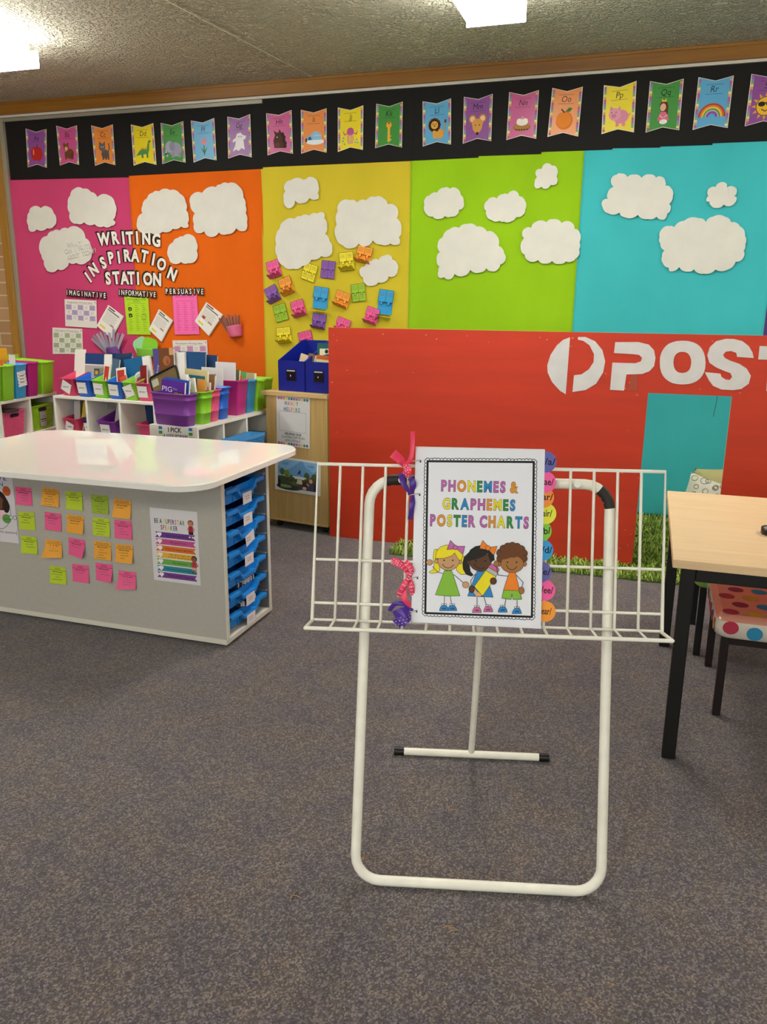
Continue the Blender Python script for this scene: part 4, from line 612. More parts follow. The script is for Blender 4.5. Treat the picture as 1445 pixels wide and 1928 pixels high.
for key, lb, hd in (('b1', 'stack of white printed pages pinned diamond-wise under IMAGINATIVE', '#5a2a4a'), ('b2', 'stack of white printed pages pinned diamond-wise between green and pink sheets', '#3a6a2a'), ('b3', 'stack of white printed pages pinned diamond-wise beside the pink cup', '#7a1f2a')):
    q = PAPERS[key]; o = cen(q)
    t = thing('page_stack', lb, 'page stack', (o[0], PIN - .002, o[1]), group='pinned page stacks')
    m0 = quadmap(q, o)
    s = Sheet(lambda u, v, h: (lambda p: (p[0] + .004, p[1], p[2] - .004))(m0(u, v, h))); s.base(SQ, '#d8d3c6', .004); s.base([(x * .985, y * .985) for x, y in SQ], '#e2ddd0', .007); s.build('back_pages', t)
    s = Sheet(lambda u, v, h: m0(u, v, h + .0075)); s.base(SQ, '#efece4', .0012)
    s.rect(-.4, .41, .0, .46, hd); s.rect(-.4, .34, .35, .375, '#3c3a38'); s.line([(-.42, .32), (.42, .32)], .008, '#444')if False else s.rect(-.42, .31, .42, .32, '#444444')
    for k in range(8): s.rect(-.4, .24 - .055 * k, .3 + .08 * (k % 2), .255 - .055 * k, '#9a968c', True)
    s.h += .0001
    s.rect(-.36, -.40, -.02, -.32, '#e6d84a'); s.rect(.1, -.12, .36, -.09, '#b5482c')
    if key == 'b3': s.rect(-.3, -.14, -.12, -.02, '#b5482c')
    s.build('front_page', t)
    b = MB(); b.tube([(m0(-.46, .47, .009)), (m0(-.46, .47, .022))], .003, mat('#d8d2cc', .3), 8); b.build('drawing_pin', t)
# paper strip pockets
def pocket(q, col, name, lb, depth):
    o = cen(q); m0 = quadmap(q, o)
    g = MB()
    g.grid(lambda u, v: m0(u - .5, .5 - v, .004 + depth * math.sin(math.pi * u) ** .6), 14, 6, mat(col, .6))
    g.grid(lambda u, v: m0(u - .5, .5 - v, .002), 4, 4, mat(col, .6))
    g.add([m0(-.5 + k / 14, -.5, .004 + depth * math.sin(math.pi * k / 14) ** .6) for k in range(15)], [tuple(range(15))], mat(col, .6))
    return g.build(name, None, (o[0], PIN, o[1]), label=lb, cat='paper pocket', group='paper pockets for strips', solid=.001), o
pocket(PAPERS['ppocket'], '#6a3a86', 'paper_pocket', 'purple paper pocket of strips on the pink fabric', .05)
pocket(PAPERS['cup'], '#d9688c', 'paper_pocket', 'pink paper pocket of strips at the right of orange fabric', .06)
pocket(PAPERS['gpocket'], '#7fbf3c', 'paper_pocket', 'lime paper pocket pinned behind the book tubs', .05)
def strips(q, n, col, lb, grp, fan, L, w, dep):
    (ax, az), (bx, bz), (cx, cz), (dx, dz) = q
    for k in range(n):
        t = (k + .5) / n
        x = dx + (cx - dx) * (.12 + .76 * t); z = dz + (cz - dz) * t - .05
        a = fan[0] + (fan[1] - fan[0]) * t
        s = Sheet(); hw = w / 2
        r = random.Random(k + n)
        l2 = L * r.uniform(.85, 1.05)
        s.base([rot2(p, a) for p in ((-hw, 0), (hw, 0), (hw, l2), (-hw, l2))], mat(col[k % len(col)], .6), .001)
        s.build('paper_strip', None, (x, PIN - .008 - dep * math.sin(math.pi * t) - .0015 * (k % 5), z), rot=(math.radians(10), 0, 0), label=lb, cat='paper strip', group=grp)
strips(PAPERS['pstrip'], 9, ['#a9a4b8', '#9a95ac', '#b5b0c2'], 'grey paper strip fanned out of the purple paper pocket', 'grey strips in the purple pocket', (52, -38), .185, .022, .02)
strips(PAPERS['cstrip'], 15, ['#8a5a50', '#9c6a5c', '#7a4a44', '#a87468'], 'thin brownish paper strip standing in the pink paper pocket', 'brown strips in the pink pocket', (32, -10), .125, .009, .03)
q = PAPERS['gpocket']
for k, (c_, lb) in enumerate((('#9fe0a8', 'mint paper card peeking out of the lime pocket'), ('#8cd838', 'bright lime paper card leaning in the lime pocket'))):
    o = cen(q); s = Sheet(); s.base([rot2(p, 28 - 42 * k) for p in rrect(.13, .12, .04)], mat(c_, .6), .001)
    s.build('paper_card', None, (o[0] - .045 + .085 * k, PIN - .03 - .01 * k, o[1] + .05), label=lb, cat='paper card', group='cards in the lime pocket')

# ------------------------------------------------------------------ puzzle flap cards
CC = {'pink': '#f25a9c', 'yellow': '#ecdc22', 'purple': '#8a58b0', 'orange': '#f6a02c', 'blue': '#2fa0d6', 'lime': '#9cc828'}
CARDL = ['pink puzzle flap card, topmost at the left edge of the yellow fabric', 'closed yellow puzzle card below the left cloud on yellow fabric', 'closed purple puzzle card in the top row on yellow fabric',
         'yellow puzzle flap card left of the top orange card', 'orange puzzle flap card topmost of all, beside the small cloud', 'orange puzzle flap card overlapping a purple card at the left', 'purple puzzle flap card at the far left edge',
         'blue puzzle flap card in the middle, above a purple card', 'orange puzzle flap card between the blue card and the lime card', 'closed lime puzzle card below the small cloud', 'blue puzzle flap card at the far right',
         'lime puzzle card at the lower left of the yellow fabric', 'pink puzzle flap card right of the lower lime card', 'purple puzzle flap card in the lower middle', 'pink puzzle flap card tucked under the right blue card',
         'pink puzzle card half hidden behind the top of the red board', 'yellow puzzle flap card low down above the blue boxes', 'pink puzzle card half hidden behind the blue boxes']
OPEN = [1, 0, 0, 1, 1, 1, 1, 2, 1, 0, 2, 0, 1, 1, 1, 1, 1, 0]
def jig(x0, x1, y, dirn, n=1, r=.09):
    """edge from x0 to x1 at height y with one rounded tab"""
    xm = (x0 + x1) / 2; pts = [(x0, y), (xm - r * .6, y)]
    for k in range(7):
        a = math.radians(210 - 240 * k / 6) if dirn > 0 else math.radians(150 + 240 * k / 6)
        pts.append((xm + r * math.cos(a), y + dirn * r * .8 + r * math.sin(a) * 1.0))
    return pts + [(xm + r * .6, y), (x1, y)]
for i, ((colr, x, z, rot, w, hh), lb) in enumerate(zip(CARDS, CARDL)):
    cA = mat(CC[colr], .55); ink = mat('#33242c', .7)
    t = thing('puzzle_card', lb, 'puzzle card', (x, PIN - .001, z), group='puzzle flap cards', rot=(0, -math.radians(rot), 0))
    s = Sheet(); s.base([(-w / 2, -hh / 2), (w / 2, -hh / 2), (w / 2, hh / 2), (-w / 2, hh / 2)], cA, .001); s.build('backing', t)
    op = OPEN[i]
    def flap(xa, xb, top, name):
        lift = .006 if op else .002
        if top:
            edge = jig(xa, xb, -.0, -1, r=.011)
            pts = [(xa, hh / 2), *edge, (xb, hh / 2)] if False else [(xa, hh / 2)] + edge + [(xb, hh / 2)]
            def mp(a, c, h):
                k = (hh / 2 - c) * (.12 if op else .02); return (a, -(h + lift * .4 + k), c)
        else:
            pts = [(xa, -hh / 2)] + jig(xa, xb, -.002, -1, r=.008)[0:] + [(xb, -hh / 2)]
            ang = math.radians((62 if op == 1 else 80) if op else 2)
            def mp(a, c, h):
                d = c + hh / 2
                if op == 2: return (a, -(h + .002 + d * .75), -hh / 2 - .012 + d * .1)
                return (a, -(h + .0015 + d * math.sin(ang)), -hh / 2 + d * math.cos(ang))
        s = Sheet(mp); s.base(pts, cA, .0008)
        s.loop(pts, .0022, ink)
        for k in range(3):
            yy = (hh * .36 - k * .009) if top else (-hh * .18 - k * .009)
            s.rect(xa + .008, yy, xb - .01, yy + .0022, ink if False else mat('#6b5560', .7), True)
        s.build(name, t)
    flap(-w / 2, 0, True, 'flap'); flap(0, w / 2, True, 'flap')
    flap(-w / 2, 0, False, 'flap'); flap(0, w / 2, False, 'flap')
# ================================================================== white-topped storage unit
GREYM = mat('#b4b1a6', .55, noise=((60, 60, 60), .03))
EDGEW = mat('#d9d5c6', .45)
X1, X0U, Y0, Y1 = -1.475, -2.80, 2.60, 2.995
u = thing('storage_unit', 'grey storage unit with gloss white rounded top and blue trays', 'storage unit', (0, 0, 0))
t_ = MB()
o_ = [(x - 2.1325, y + 2.835) for x, y in rrect(1.395, .93, .13, 8)]
prof = [(0, .677), (0, .697), (.004, .702)]
rings = []
for ins, z in prof: rings.append([(-2.1325 + (x + 2.1325) * (1 - ins / .7), 2.835 + (y - 2.835) * (1 - ins / .46), z) for x, y in o_])
t_.loft(rings, mat('#f1efe6', .025, spec=.5), False, True, True); t_.build('top', u)
b = MB(); b.box(X0U, X1 - .001, Y0, Y0 + .018, .036, .676, GREYM); b.build('front_panel', u)
b = MB(); b.box(X0U, X1, Y1 - .018, Y1, .036, .676, mat('#75757a', .5)); b.build('back_panel', u)
b = MB(); b.box(X0U, X1, Y0 - .004, Y1 + .012, .015, .036, EDGEW); b.build('base_board', u, bevel=.002)
for ya, yb in ((Y0 - .001, Y0 + .019), (Y1 - .019, Y1 + .001)):
    b = MB(); b.box(X1 - .0005, X1 + .003, ya, yb, .036, .676, EDGEW); b.build('edge_strip', u)
b = MB(); b.box(X1 - .45, X1 - .44, Y0 + .018, Y1 - .018, .036, .676, GREYM); b.build('inner_panel', u)
for x in (X0U + .1, X1 - .1):
    for y in (Y0 + .05, Y1 - .05):
        b = MB(); b.tube([(x - .012, y, .011), (x + .012, y, .011)], .011, mat('#15140f', .5), 12); b.build('castor', u)
# the trays
BLUE = mat('#1b86d8', .35, spec=.45)
def tray(z, k, label):
    t = thing('storage_tray', label, 'storage tray', (X1 - .012, (Y0 + Y1) / 2, z), group='blue trays in the storage unit')
    W_, D_, H_ = .318, .39, .066
    g = MB(); hw = W_ / 2
    def ring(sc, zz, ins=0): return [(x - D_ / 2 - .004, y, zz) for x, y in [(p[0], p[1]) for p in rrect(D_ - .02 - ins, (W_ - .03 - ins) * sc, .02, 3)]]
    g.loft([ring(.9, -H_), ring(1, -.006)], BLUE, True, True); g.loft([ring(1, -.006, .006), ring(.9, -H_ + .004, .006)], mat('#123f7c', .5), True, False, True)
    g.build('tub', t)
    # front rim with a dipped middle
    y0, ya, yb, yc, yd, y1 = -hw, -hw + .085, -hw + .112, hw - .098, hw - .07, hw
    top = [(y0, 0), (ya, 0), (yb, -.030), (yc, -.030), (yd, 0), (y1, 0)]
    rim = MB()
    for (a, za), (c, zc) in zip(top[:-1], top[1:]):
        vs = [(-.016, a, za), (.014, a, za), (.014, a, za - .017), (-.016, a, za - .017), (-.016, c, zc), (.014, c, zc), (.014, c, zc - .017), (-.016, c, zc - .017)]
        rim.add(vs, [(0, 1, 5, 4), (1, 2, 6, 5), (2, 3, 7, 6), (3, 0, 4, 7), (0, 3, 2, 1), (4, 5, 6, 7)], BLUE)
    for s in (-1, 1): rim.box(-D_, -.01, s * hw - (.012 if s > 0 else 0), s * hw + (.012 if s < 0 else 0), -.010, 0, BLUE)
    rim.build('rim', t, bevel=.0025)
    f = MB()
    f.box(-.026, -.012, -hw + .012, -hw + .09, -H_ + .004, -.012, BLUE); f.box(-.026, -.012, hw - .085, hw - .014, -.05, -.012, BLUE); f.box(-.022, -.006, -hw + .09, hw - .085, -H_ + .004, -.036, BLUE)
    ff = f.build('front_face', t, bevel=.004)
    if k != 4:
        s = Sheet(lambda x, y, h: (h + .0145, x, y)); a = 0 if k not in (2,) else 12
        s.base([rot2(p, a) for p in ((-.034, -.082), (.040, -.082), (.040, -.037), (-.034, -.037))], '#e6dfe0', .001)
        for j in range(2): s.scribble(.002, -.053 - .010 * j, .034, .006, '#8a7f86')
        s.build('name_card', ff)
    if k in (4, 5):
        c = MB(); r = random.Random(k)
        for j in range(14): c.box(-.03 + r.uniform(-.005, .02), -.012 + r.uniform(0, .015), -.06 + .01 * j, -.054 + .01 * j, -.082 + r.uniform(-.004, .004), -.064, '#efe9e4' if j % 2 else '#3a3436')
        c.build('paper_strip', t)
for k, z in enumerate((.628, .541, .455, .370, .284, .200, .114)):
    tray(z, k, '%s blue storage tray from the top in the white-topped unit' % ORD[k])
b = None
for z in (.628, .541, .455, .370, .284, .200, .114):
    r = MB(); r.box(X1 - .40, X1 - .004, Y1 - .036, Y1 - .018, z + .001, z + .007, mat('#b9b9b6', .3, metal=.7)); r.build('tray_runner', u)
    r = MB(); r.box(X1 - .40, X1 - .004, Y0 + .018, Y0 + .036, z + .001, z + .007, mat('#b9b9b6', .3, metal=.7)); r.build('tray_runner', u)

# sticky notes
NC = {'pink': '#ee5f92', 'orange': '#f0a838', 'lime': '#bcd52e', 'green': '#9ab830'}
ROWS = [5, 5, 5, 4]; idx = 0
RN = ['top', 'second', 'third', 'bottom']
CURL = [.004, .01, .004, .004, .012, .003, .006, .012, .004, .006, .008, .022, .014, .008, .014, .006, .006, .012, .02]
for r_, n in enumerate(ROWS):
    for c_ in range(n):
        colr, x, z = NOTES[idx]; rr = random.Random(idx + 3)
        cu = CURL[idx]; tw = rr.uniform(-.8, .8)
        def mp(a, y, h, cu=cu, tw=tw):
            d = (.038 - y) / .076
            return (a, -(h + .001 + cu * d * d * (1 + tw * a / .038)), y + cu * .25 * d * d)
        s = Sheet(mp); s.rbase(.08, .076, mat(NC[colr], .6), .0004)
        a = rr.uniform(-3.5, 1)
        ink = '#5a3040' if colr == 'pink' else '#4d4a20'
        s.text("I'M A GOAL GETTER" if colr == 'orange' else '#GOALS', 0, .029, .0085, ink, width=.06 if colr == 'orange' else .026)
        s.rect(-.04, .0205, 0, .022, ink, True); s.rect(0, .0205, .04, .022, ink)
        s.scribble(.0, .014, .05, .005, '#33222a')
        for j in range(rr.randint(1, 4)): s.scribble(rr.uniform(-.008, .006), .003 - .011 * j, rr.uniform(.02, .05), .005, '#a8627c' if colr == 'pink' else '#8f8436')
        s.build('sticky_note', None, (x, Y0 - .0005, z), rot=(0, math.radians(-a), 0), label='%s sticky note, %s from the left in the %s row on the grey unit' % (colr if colr != 'green' else 'dull green', ORD[c_], RN[r_]), cat='sticky note', group='sticky notes on the storage unit')
        idx += 1
# small kid figures used on printed posters
def kid(s, x, y, k, skin, hair, top, bottom, shoes='#ece6e2'):
    s.circ(x, y + .30 * k, .15 * k, hair, .15 * k); s.circ(x - .01 * k, y + .27 * k, .12 * k, skin, .12 * k)
    s.poly([(x - .11 * k, y + .16 * k), (x + .11 * k, y + .16 * k), (x + .13 * k, y - .12 * k), (x - .13 * k, y - .12 * k)], top)
    s.line([(x + .1 * k, y + .12 * k), (x + .2 * k, y), (x + .12 * k, y - .06 * k)], .035 * k, skin); s.line([(x - .1 * k, y + .12 * k), (x - .18 * k, y - .02 * k)], .035 * k, skin)
    s.rect(x - .12 * k, y - .24 * k, x + .12 * k, y - .11 * k, bottom)
    for d in (-.06, .06): s.rect(x + d * k - .025 * k, y - .36 * k, x + d * k + .025 * k, y - .24 * k, skin); s.circ(x + d * k * 1.3, y - .37 * k, .05 * k, shoes, .03 * k)
    for d in (-.04, .04): s.circ(x + d * k - .01 * k, y + .28 * k, .014 * k, '#1c1412')
MULTI = ['#b8467a', '#e0861c', '#e6d022', '#3a8f3c', '#2c76b8', '#8a4c9c']
GAP = .16
def rainbow(s, txt, x, y, cap, width, bold=.02, cols=None, outline=None):
    adv = [(glyph(ch, bold)[3] - glyph(ch, bold)[2] + GAP) if ch != ' ' else .28 for ch in txt]
    sc = width / (sum(adv) - GAP); cx = x - width / 2; k = 0
    for ch, a in zip(txt, adv):
        if ch != ' ':
            w = (a - GAP) * sc
            s.text(ch, cx + w / 2, y, cap, (cols[k] if cols else MULTI[k % 6]), bold=bold, width=w, outline=outline); k += 1
        cx += a * sc
# speaker poster
s = Sheet(); s.base([(-.105, -.1485), (.105, -.1485), (.105, .1485), (-.105, .1485)], '#dcd9da', .0008)
rainbow(s, 'BE A SUPERSTAR', -.02, .098, .018, .135, cols=['#2c2a28', '#2c2a28', '#2c2a28', '#e6d022', '#3a8f3c', '#2c2a28', '#b8467a', '#2c2a28', '#b8467a', '#e6a022', '#2c2a28', '#3a8f3c'])
rainbow(s, 'SPEAKER', -.022, .073, .018, .075, cols=['#2c2a28', '#b8467a', '#e0861c', '#e6d022', '#3a8f3c', '#2c5a98', '#2c2a28'])
BAN = [('#6a3a8c', 'Good morning/ afternoon.'), ('#c4508a', 'My goal is to...'), ('#dd7020', 'Today, I am going to talk about...'), ('#e8b43a', 'Talk about topic and\npractise speaking goal'), ('#6aa84a', 'Any questions?'), ('#2f8a98', 'Does anyone have any feedback?'), ('#73408c', 'Thank you for listening.')]
for k, (c, tx) in enumerate(BAN):
    y = .043 - .0275 * k; x0, x1 = -.088, .092
    s.poly([(x0, y - .012), (x0 + .012, y), (x0, y + .012), (x1, y + .012), (x1 - .01, y), (x1, y - .012)], c)
    s.rect(x0, y + .011, x1, y + .0125, '#e9dfe6')
    for d in (-.0045, .0045): s.circ(-.068 + d, y + .003, .0062, '#efeaec')
    s.poly([(-.0785, y + .001), (-.0575, y + .001), (-.068, y - .011)], '#efeaec')
    ls = tx.split('\n')
    for j, l in enumerate(ls): s.text(l, .018, y + (.0045 - .009 * j if len(ls) > 1 else 0), .0062 if len(ls) > 1 else .0075, '#2a1c2c', xs=.85, width=min(.128, .0048 * len(l)))
kid(s, .074, .075, .085, '#c88a64', '#8a4a22', '#a8283a', '#2a2430'); kid(s, .082, -.068, .085, '#8a5a3c', '#2e1c14', '#b83444', '#d0a88c', '#30262c')
s.build('poster', None, (-1.686, Y0 - .001, .399), rot=(0, 0, 0), label='BE A SUPERSTAR SPEAKER poster with coloured banners on the grey unit', cat='poster')
s = Sheet(); s.base([(-.105, -.1485), (.105, -.1485), (.105, .1485), (-.105, .1485)], '#d8d5d8', .0008)
rainbow(s, 'ACTIVE', .0, .128, .017, .15); rainbow(s, 'LISTEN', -.01, .102, .016, .13, cols=['#b8467a', '#e0861c', '#3a8f3c', '#e6d022', '#2f8aa8', '#2f8aa8'])
s.circ(.069, .075, .021, '#c4602c'); s.text('answer', .069, .075, .006, '#3a1c10', width=.028)
s.circ(.01, -.01, .07, '#3a3438', .085); s.circ(.01, -.01, .068, '#d8d5d8', .083)
s.circ(.02, .03, .045, '#2a1a14'); s.circ(.02, .022, .03, '#6b4028'); s.poly([(-.02, -.01), (.055, -.01), (.06, -.05), (-.03, -.05)], '#eec3cc'); s.circ(.058, .01, .018, '#2a1a14', .03)
s.circ(.055, -.045, .023, '#5a9a48', .02); s.text('question', .055, -.045, .007, '#1f3a18', width=.034)
for x in (.078, .098): s.circ(x, -.037, .0085, '#2a2826', .0095); s.circ(x, -.037, .0065, '#dcd9da', .0075)
s.text('quality questions', .045, -.103, .009, '#3a3638', width=.11); s.rect(.098, -.115, .099, -.09, '#3a3638')
s.build('poster', None, (-2.544, Y0 - .001, .483), label='partly seen white poster with round cartoon girl at the left photo edge', cat='poster')

# ================================================================== tubs, boxes, books
def tub_mesh(w, d, hf, hb, col, taper=.82, r=.025, ridges=False, wall=.004, lip=.006, scoop=True):
    g = MB(); m = PL(col) if isinstance(col, str) else col
    def topz(y):
        t = min(1, max(0, (y / d + .5)))
        if not scoop: return hf + (hb - hf) * t
        t = t * t * (3 - 2 * t); return hf + (hb - hf) * t
    def ring(k, off=0.0, zc=None):
        sc = taper + (1 - taper) * k; pts = []
        for (x, y), (bx, by) in zip(rrect(w * sc + 2 * off, d * sc + 2 * off, r * sc), rrect(w, d, r)):
            pts.append((x, y, topz(by) * k if zc is None else zc))
        return pts
    rings = [ring(0, -.003, 0), ring(.03)]
    if ridges: rings += [ring(.32), ring(.33, .0018), ring(.35, .0018), ring(.36, -.0004), ring(.78), ring(.79, .002), ring(.82, .002), ring(.83, -.0002)]
    else: rings += [ring(.5), ring(.86), ring(.87, .001)]
    rings += [ring(.955, .001), ring(.965, lip), ring(1.0, lip), ring(1.0, -wall), ring(.5, -wall), ring(.03, -wall)]
    g.loft(rings, m, True, True, True)
    return g
def tub(name, label, loc, rotz, w, d, hf, hb, col, card=None, tilt=0, cat='book tub', group='book tubs', **k):
    t = thing(name, label, cat, loc, rotz, group)
    tub_mesh(w, d, hf, hb, col, **k).build('tub_body', t)
    if card:
        taper = k.get('taper', .82)
        lean = math.atan2(d * (1 - taper) / 2, hf)
        s = Sheet(lambda x, y, h: (x, -d * taper / 2 - (y + .0) * math.sin(lean) - .006 - h, y * math.cos(lean)))
        cw, ch, cz = card
        q = [rot2(p, tilt) for p in ((-cw / 2, -ch / 2), (cw / 2, -ch / 2), (cw / 2, ch / 2), (-cw / 2, ch / 2))]
        s.base([(x, y + cz) for x, y in q], '#ebe7e4', .001)
        for e in (-1, 1):
            for j in range(4):
                p = rot2((e * cw * .46, -ch * .36 + j * ch * .22), tilt); s.circ(p[0], p[1] + cz, .0035, MULTI[(j + e) % 6], n=6, keep=True)
        s.h += .0001; s.scribble(0, cz, cw * .6, .009, '#3a3638')
        s.build('name_card', t)
    return t
def book(label, loc, rotz, lean, roll, w, h, t, cover, pages='#e9e4d8', deco=None, cat='book', grp='books and folders in the tubs', name='book', whole=False, r=0.0):
    """stands on its bottom edge, front towards local -Y; lean = sideways tilt, roll = backwards tilt (degrees)"""
    s = Sheet()
    pts = [(x, y + h / 2) for x, y in rrect(w, h, r, 4)] if r else [(-w / 2, 0), (w / 2, 0), (w / 2, h), (-w / 2, h)]
    if whole or t < .004: s.base(pts, cover, t)
    else:
        s.base(pts, cover, .0015)
        keep = s.mp; s.mp = lambda x, y, h_: (x, -(h_ + .0015), y); s.base([(x * .97 + .004, .004 + y * .97) for x, y in pts], pages, t - .003)
        s.mp = lambda x, y, h_: (x, -(h_ + t - .0015), y); s.base(pts, cover, .0015)
    if deco: deco(s, w, h)
    R_ = Matrix.Rotation(rotz, 4, 'Z') @ Matrix.Rotation(math.radians(lean), 4, 'Y') @ Matrix.Rotation(math.radians(-roll), 4, 'X')
    return s.build(name, None, loc, rot=R_.to_euler(), label=label, cat=cat, group=grp)
class Frame:
    """a unit's own axes: x along its front, y into its depth"""
    def __init__(self, ox, oy, ang): self.o = (ox, oy); self.a = ang
    def __call__(self, x, y, z): c, s = math.cos(self.a), math.sin(self.a); return (self.o[0] + x * c - y * s, self.o[1] + x * s + y * c, z)
FL = Frame(-3.905, 4.126, math.atan2(.989, -.149))
FM = Frame(-3.865, 4.575, math.atan2(-.12, .993))
FR = Frame(-2.182, 3.625, math.radians(88.757))
H1 = .70
def shelf_unit(F, label, x0, cols, pitch, zs, d):
    t = thing('cube_shelf', label, 'shelf unit', F(0, 0, 0), F.a, 'white cube shelves'); T = .018; x1 = x0 + cols * pitch
    def part(nm, *a):
        b = MB(); b.box(*a, WHITE_MEL); b.build(nm, t, bevel=.0015)
    part('top_board', x0 - T / 2, x1 + T / 2, 0, d, H1 - T, H1)
    for k, z in enumerate(zs): part('shelf_board' if k else 'bottom_board', x0 + T / 2, x1 - T / 2, .002, d - .006, z, z + T)
    for k in range(cols + 1): part('side_panel' if k in (0, cols) else 'divider', x0 + k * pitch - T / 2, x0 + k * pitch + T / 2, 0.001, d - .006 if k not in (0, cols) else d, 0, H1 - T)
    part('back_panel', x0 + T / 2, x1 - T / 2, d - .006, d, 0.02, H1 - T)
    return t
shelf_unit(FL, 'white cube shelf at the far left holding woven baskets', -.32, 3, .322, (.03, .438), .30)
shelf_unit(FM, 'white cube shelf below the row of six labelled tubs', .0, 3, .29, (.03, .425), .30)
shelf_unit(FR, 'white cube shelf with the book-choosing sign on its end', .009, 3, .262, (.03, .40), .29)

# --- left shelf: magazine boxes on top
def magbox(label, F, x, y, z, w, d, hf, hb, col, dx=0, group='plastic folder boxes', card=False):
    t = thing('folder_box', label, 'folder box', F(x, y, z), F.a + dx, group)
    tub_mesh(w, d, hf, hb, col, taper=.86, r=.008, scoop=False, lip=.004, wall=.003).build('box_body', t)
    g = MB(); g.box(-w * .22, w * .22, -d / 2 - .012, -d / 2 + .002, hf - .010, hf - .002, PL(col)); g.build('handle_tab', t, bevel=.002)
    if card:
        s = Sheet(lambda a, b_, h: (a, -d / 2 * .94 - .004 - h, b_)); s.base([rot2((px, py), 5) for px, py in ((-.047, -.045), (.047, -.045), (.047, .052), (-.047, .052))], '#ece8e6', .0012)
        q = s.mp; s.mp = lambda a, b_, h: q(a, b_ , h)
        for j in range(3): s.scribble(0, .024 - .021 * j, .05, .010, '#2c2a2c')
        for e in (-1, 1):
            for j in range(4): s.circ(e * .040, .032 - .021 * j, .004, '#2c2a2c', n=6, keep=True)
        c = s.build('name_card', t, (0, 0, .125))
    return t
LIME, SKY, MAG, TEALB = '#93cf2c', '#3aa2dc', '#b5207c', '#2f86b4'
magbox('lime folder box with an orange card, leftmost on the far left shelf', FL, .097, .105, H1, .122, .25, .225, .235, LIME)
magbox('sky blue folder box with a white label on the far left shelf', FL, .232, .105, H1, .118, .25, .225, .235, SKY, card=True)
magbox('plain magenta folder box on the far left shelf', FL, .370, .105, H1, .118, .25, .228, .236, MAG)
magbox('plain lime folder box at the right end of the far left shelf', FL, .545, .105, H1, .150, .25, .222, .238, LIME)
magbox('lime folder box cut by the left photo edge', FL, -.045, .105, H1, .128, .25, .225, .235, LIME)
b = MB(); b.grid(lambda u_, v: ((u_ - .5) * .52, 0, v * .262), 2, 2, PL('#a5cc44'), False)
b.build('folder_sheet', None, FL(.40, .278, H1), rot=(0, 0, FL.a), label='pale lime folder standing behind the magenta and lime boxes', cat='folder', solid=.006)
book('grey-blue folder standing tall in the leftmost lime box', FL(.09, .09, H1 + .06), FL.a, -3, 4, .16, .255, .004, '#8fa3b5', whole=True)
book('yellow-orange folder standing in the sky blue box', FL(.245, .12, H1 + .06), FL.a, 4, 4, .095, .265, .012, '#e2a81e')
book('pale card tucked in front of the yellow folder', FL(.225, .04, H1 + .10), FL.a, 8, 4, .062, .185, .003, '#e2dccb', whole=True)
book('orange booklet peeking from the leftmost lime box', FL(.10, .03, H1 + .10), FL.a, -4, 6, .075, .155, .006, '#dd6a24')
book('white card cut by the left photo edge in a lime box', FL(-.03, .06, H1 + .08), FL.a, 2, 4, .08, .19, .004, '#ebe6da', whole=True)
# woven baskets
def basket(label, F, x, y, z, w, d, h, col, hole=True, tag_card=False, dz=0, name='woven_basket', group='woven plastic baskets'):
    t = thing(name, label, 'basket', F(x, y, z), F.a, group)
    g = tub_mesh(w, d, h, h, col, taper=.9, r=.015, scoop=False, lip=.005)
    wv = g; m = PL(col); rows = max(5, int(h / .016)); cols = max(6, int(w / .022)); lean = (w * .05)
    for r_ in range(rows - 1):
        zz = .010 + r_ * (h - .03) / (rows - 1); k = zz / h; ww = w * (.9 + .1 * k) - .03; yy = -d / 2 * (.9 + .1 * k)
        for c_ in range(cols):
            xa = -ww / 2 + ww * (c_ + (.25 if r_ % 2 else 0)) / cols; xb = xa + ww / cols * .72
            if xb > ww / 2: continue
            if hole and zz > h * .70 and zz < h * .93 and xa < .055 and xb > -.055: continue
            wv.box(xa, xb, yy - .0055, yy + .001, zz, zz + (h - .03) / rows * .68, m)
    bb = wv.build('basket_body', t)
    if hole:
        e = Sheet(lambda a, c, hh: (a, -d / 2 * .975 - .0025 - hh, c)); e.h = .001
        e.poly([(px, py + h * .82) for px, py in rrect(.095, .026, .012)], mat('#241016', .8)); e.build('handle_hole', bb)
    if tag_card:
        e = Sheet(lambda a, c, hh: (a, -d / 2 * .95 - .009 - hh, c)); e.base([(px, py + h * .46) for px, py in ((-.042, -.055), (.03, -.06), (.035, .04), (-.04, .045))], '#a8a0a2', .001)
        e.rect(-.035, h * .46 - .012, .03, h * .46 - .004, '#3a3438'); e.rect(-.033, h * .46 - .024, .028, h * .46 - .020, '#4a4448'); e.scribble(0, h * .46 + .012, .03, .008, '#6a6468')
        e.build('name_card', t)
    return t
basket('pink woven basket with handle hole in the far left shelf', FL, .158, .14, .457, .245, .25, .168, '#ee5f8e')
basket('lime woven basket with a grey label in the far left shelf', FL, .482, .14, .457, .265, .25, .172, '#9cc62a', tag_card=True)
basket('pale mint woven basket cut by the left photo edge', FL, -.155, .14, .457, .25, .25, .165, '#cfe6b0')
book('folded grey-brown cloth lying on the pink basket', FL(.10, .10, .457 + .166), FL.a, 0, 0, .12, .016, .12, '#3f3432', whole=True, cat='cloth', grp='cloths on the baskets', name='folded_cloth')

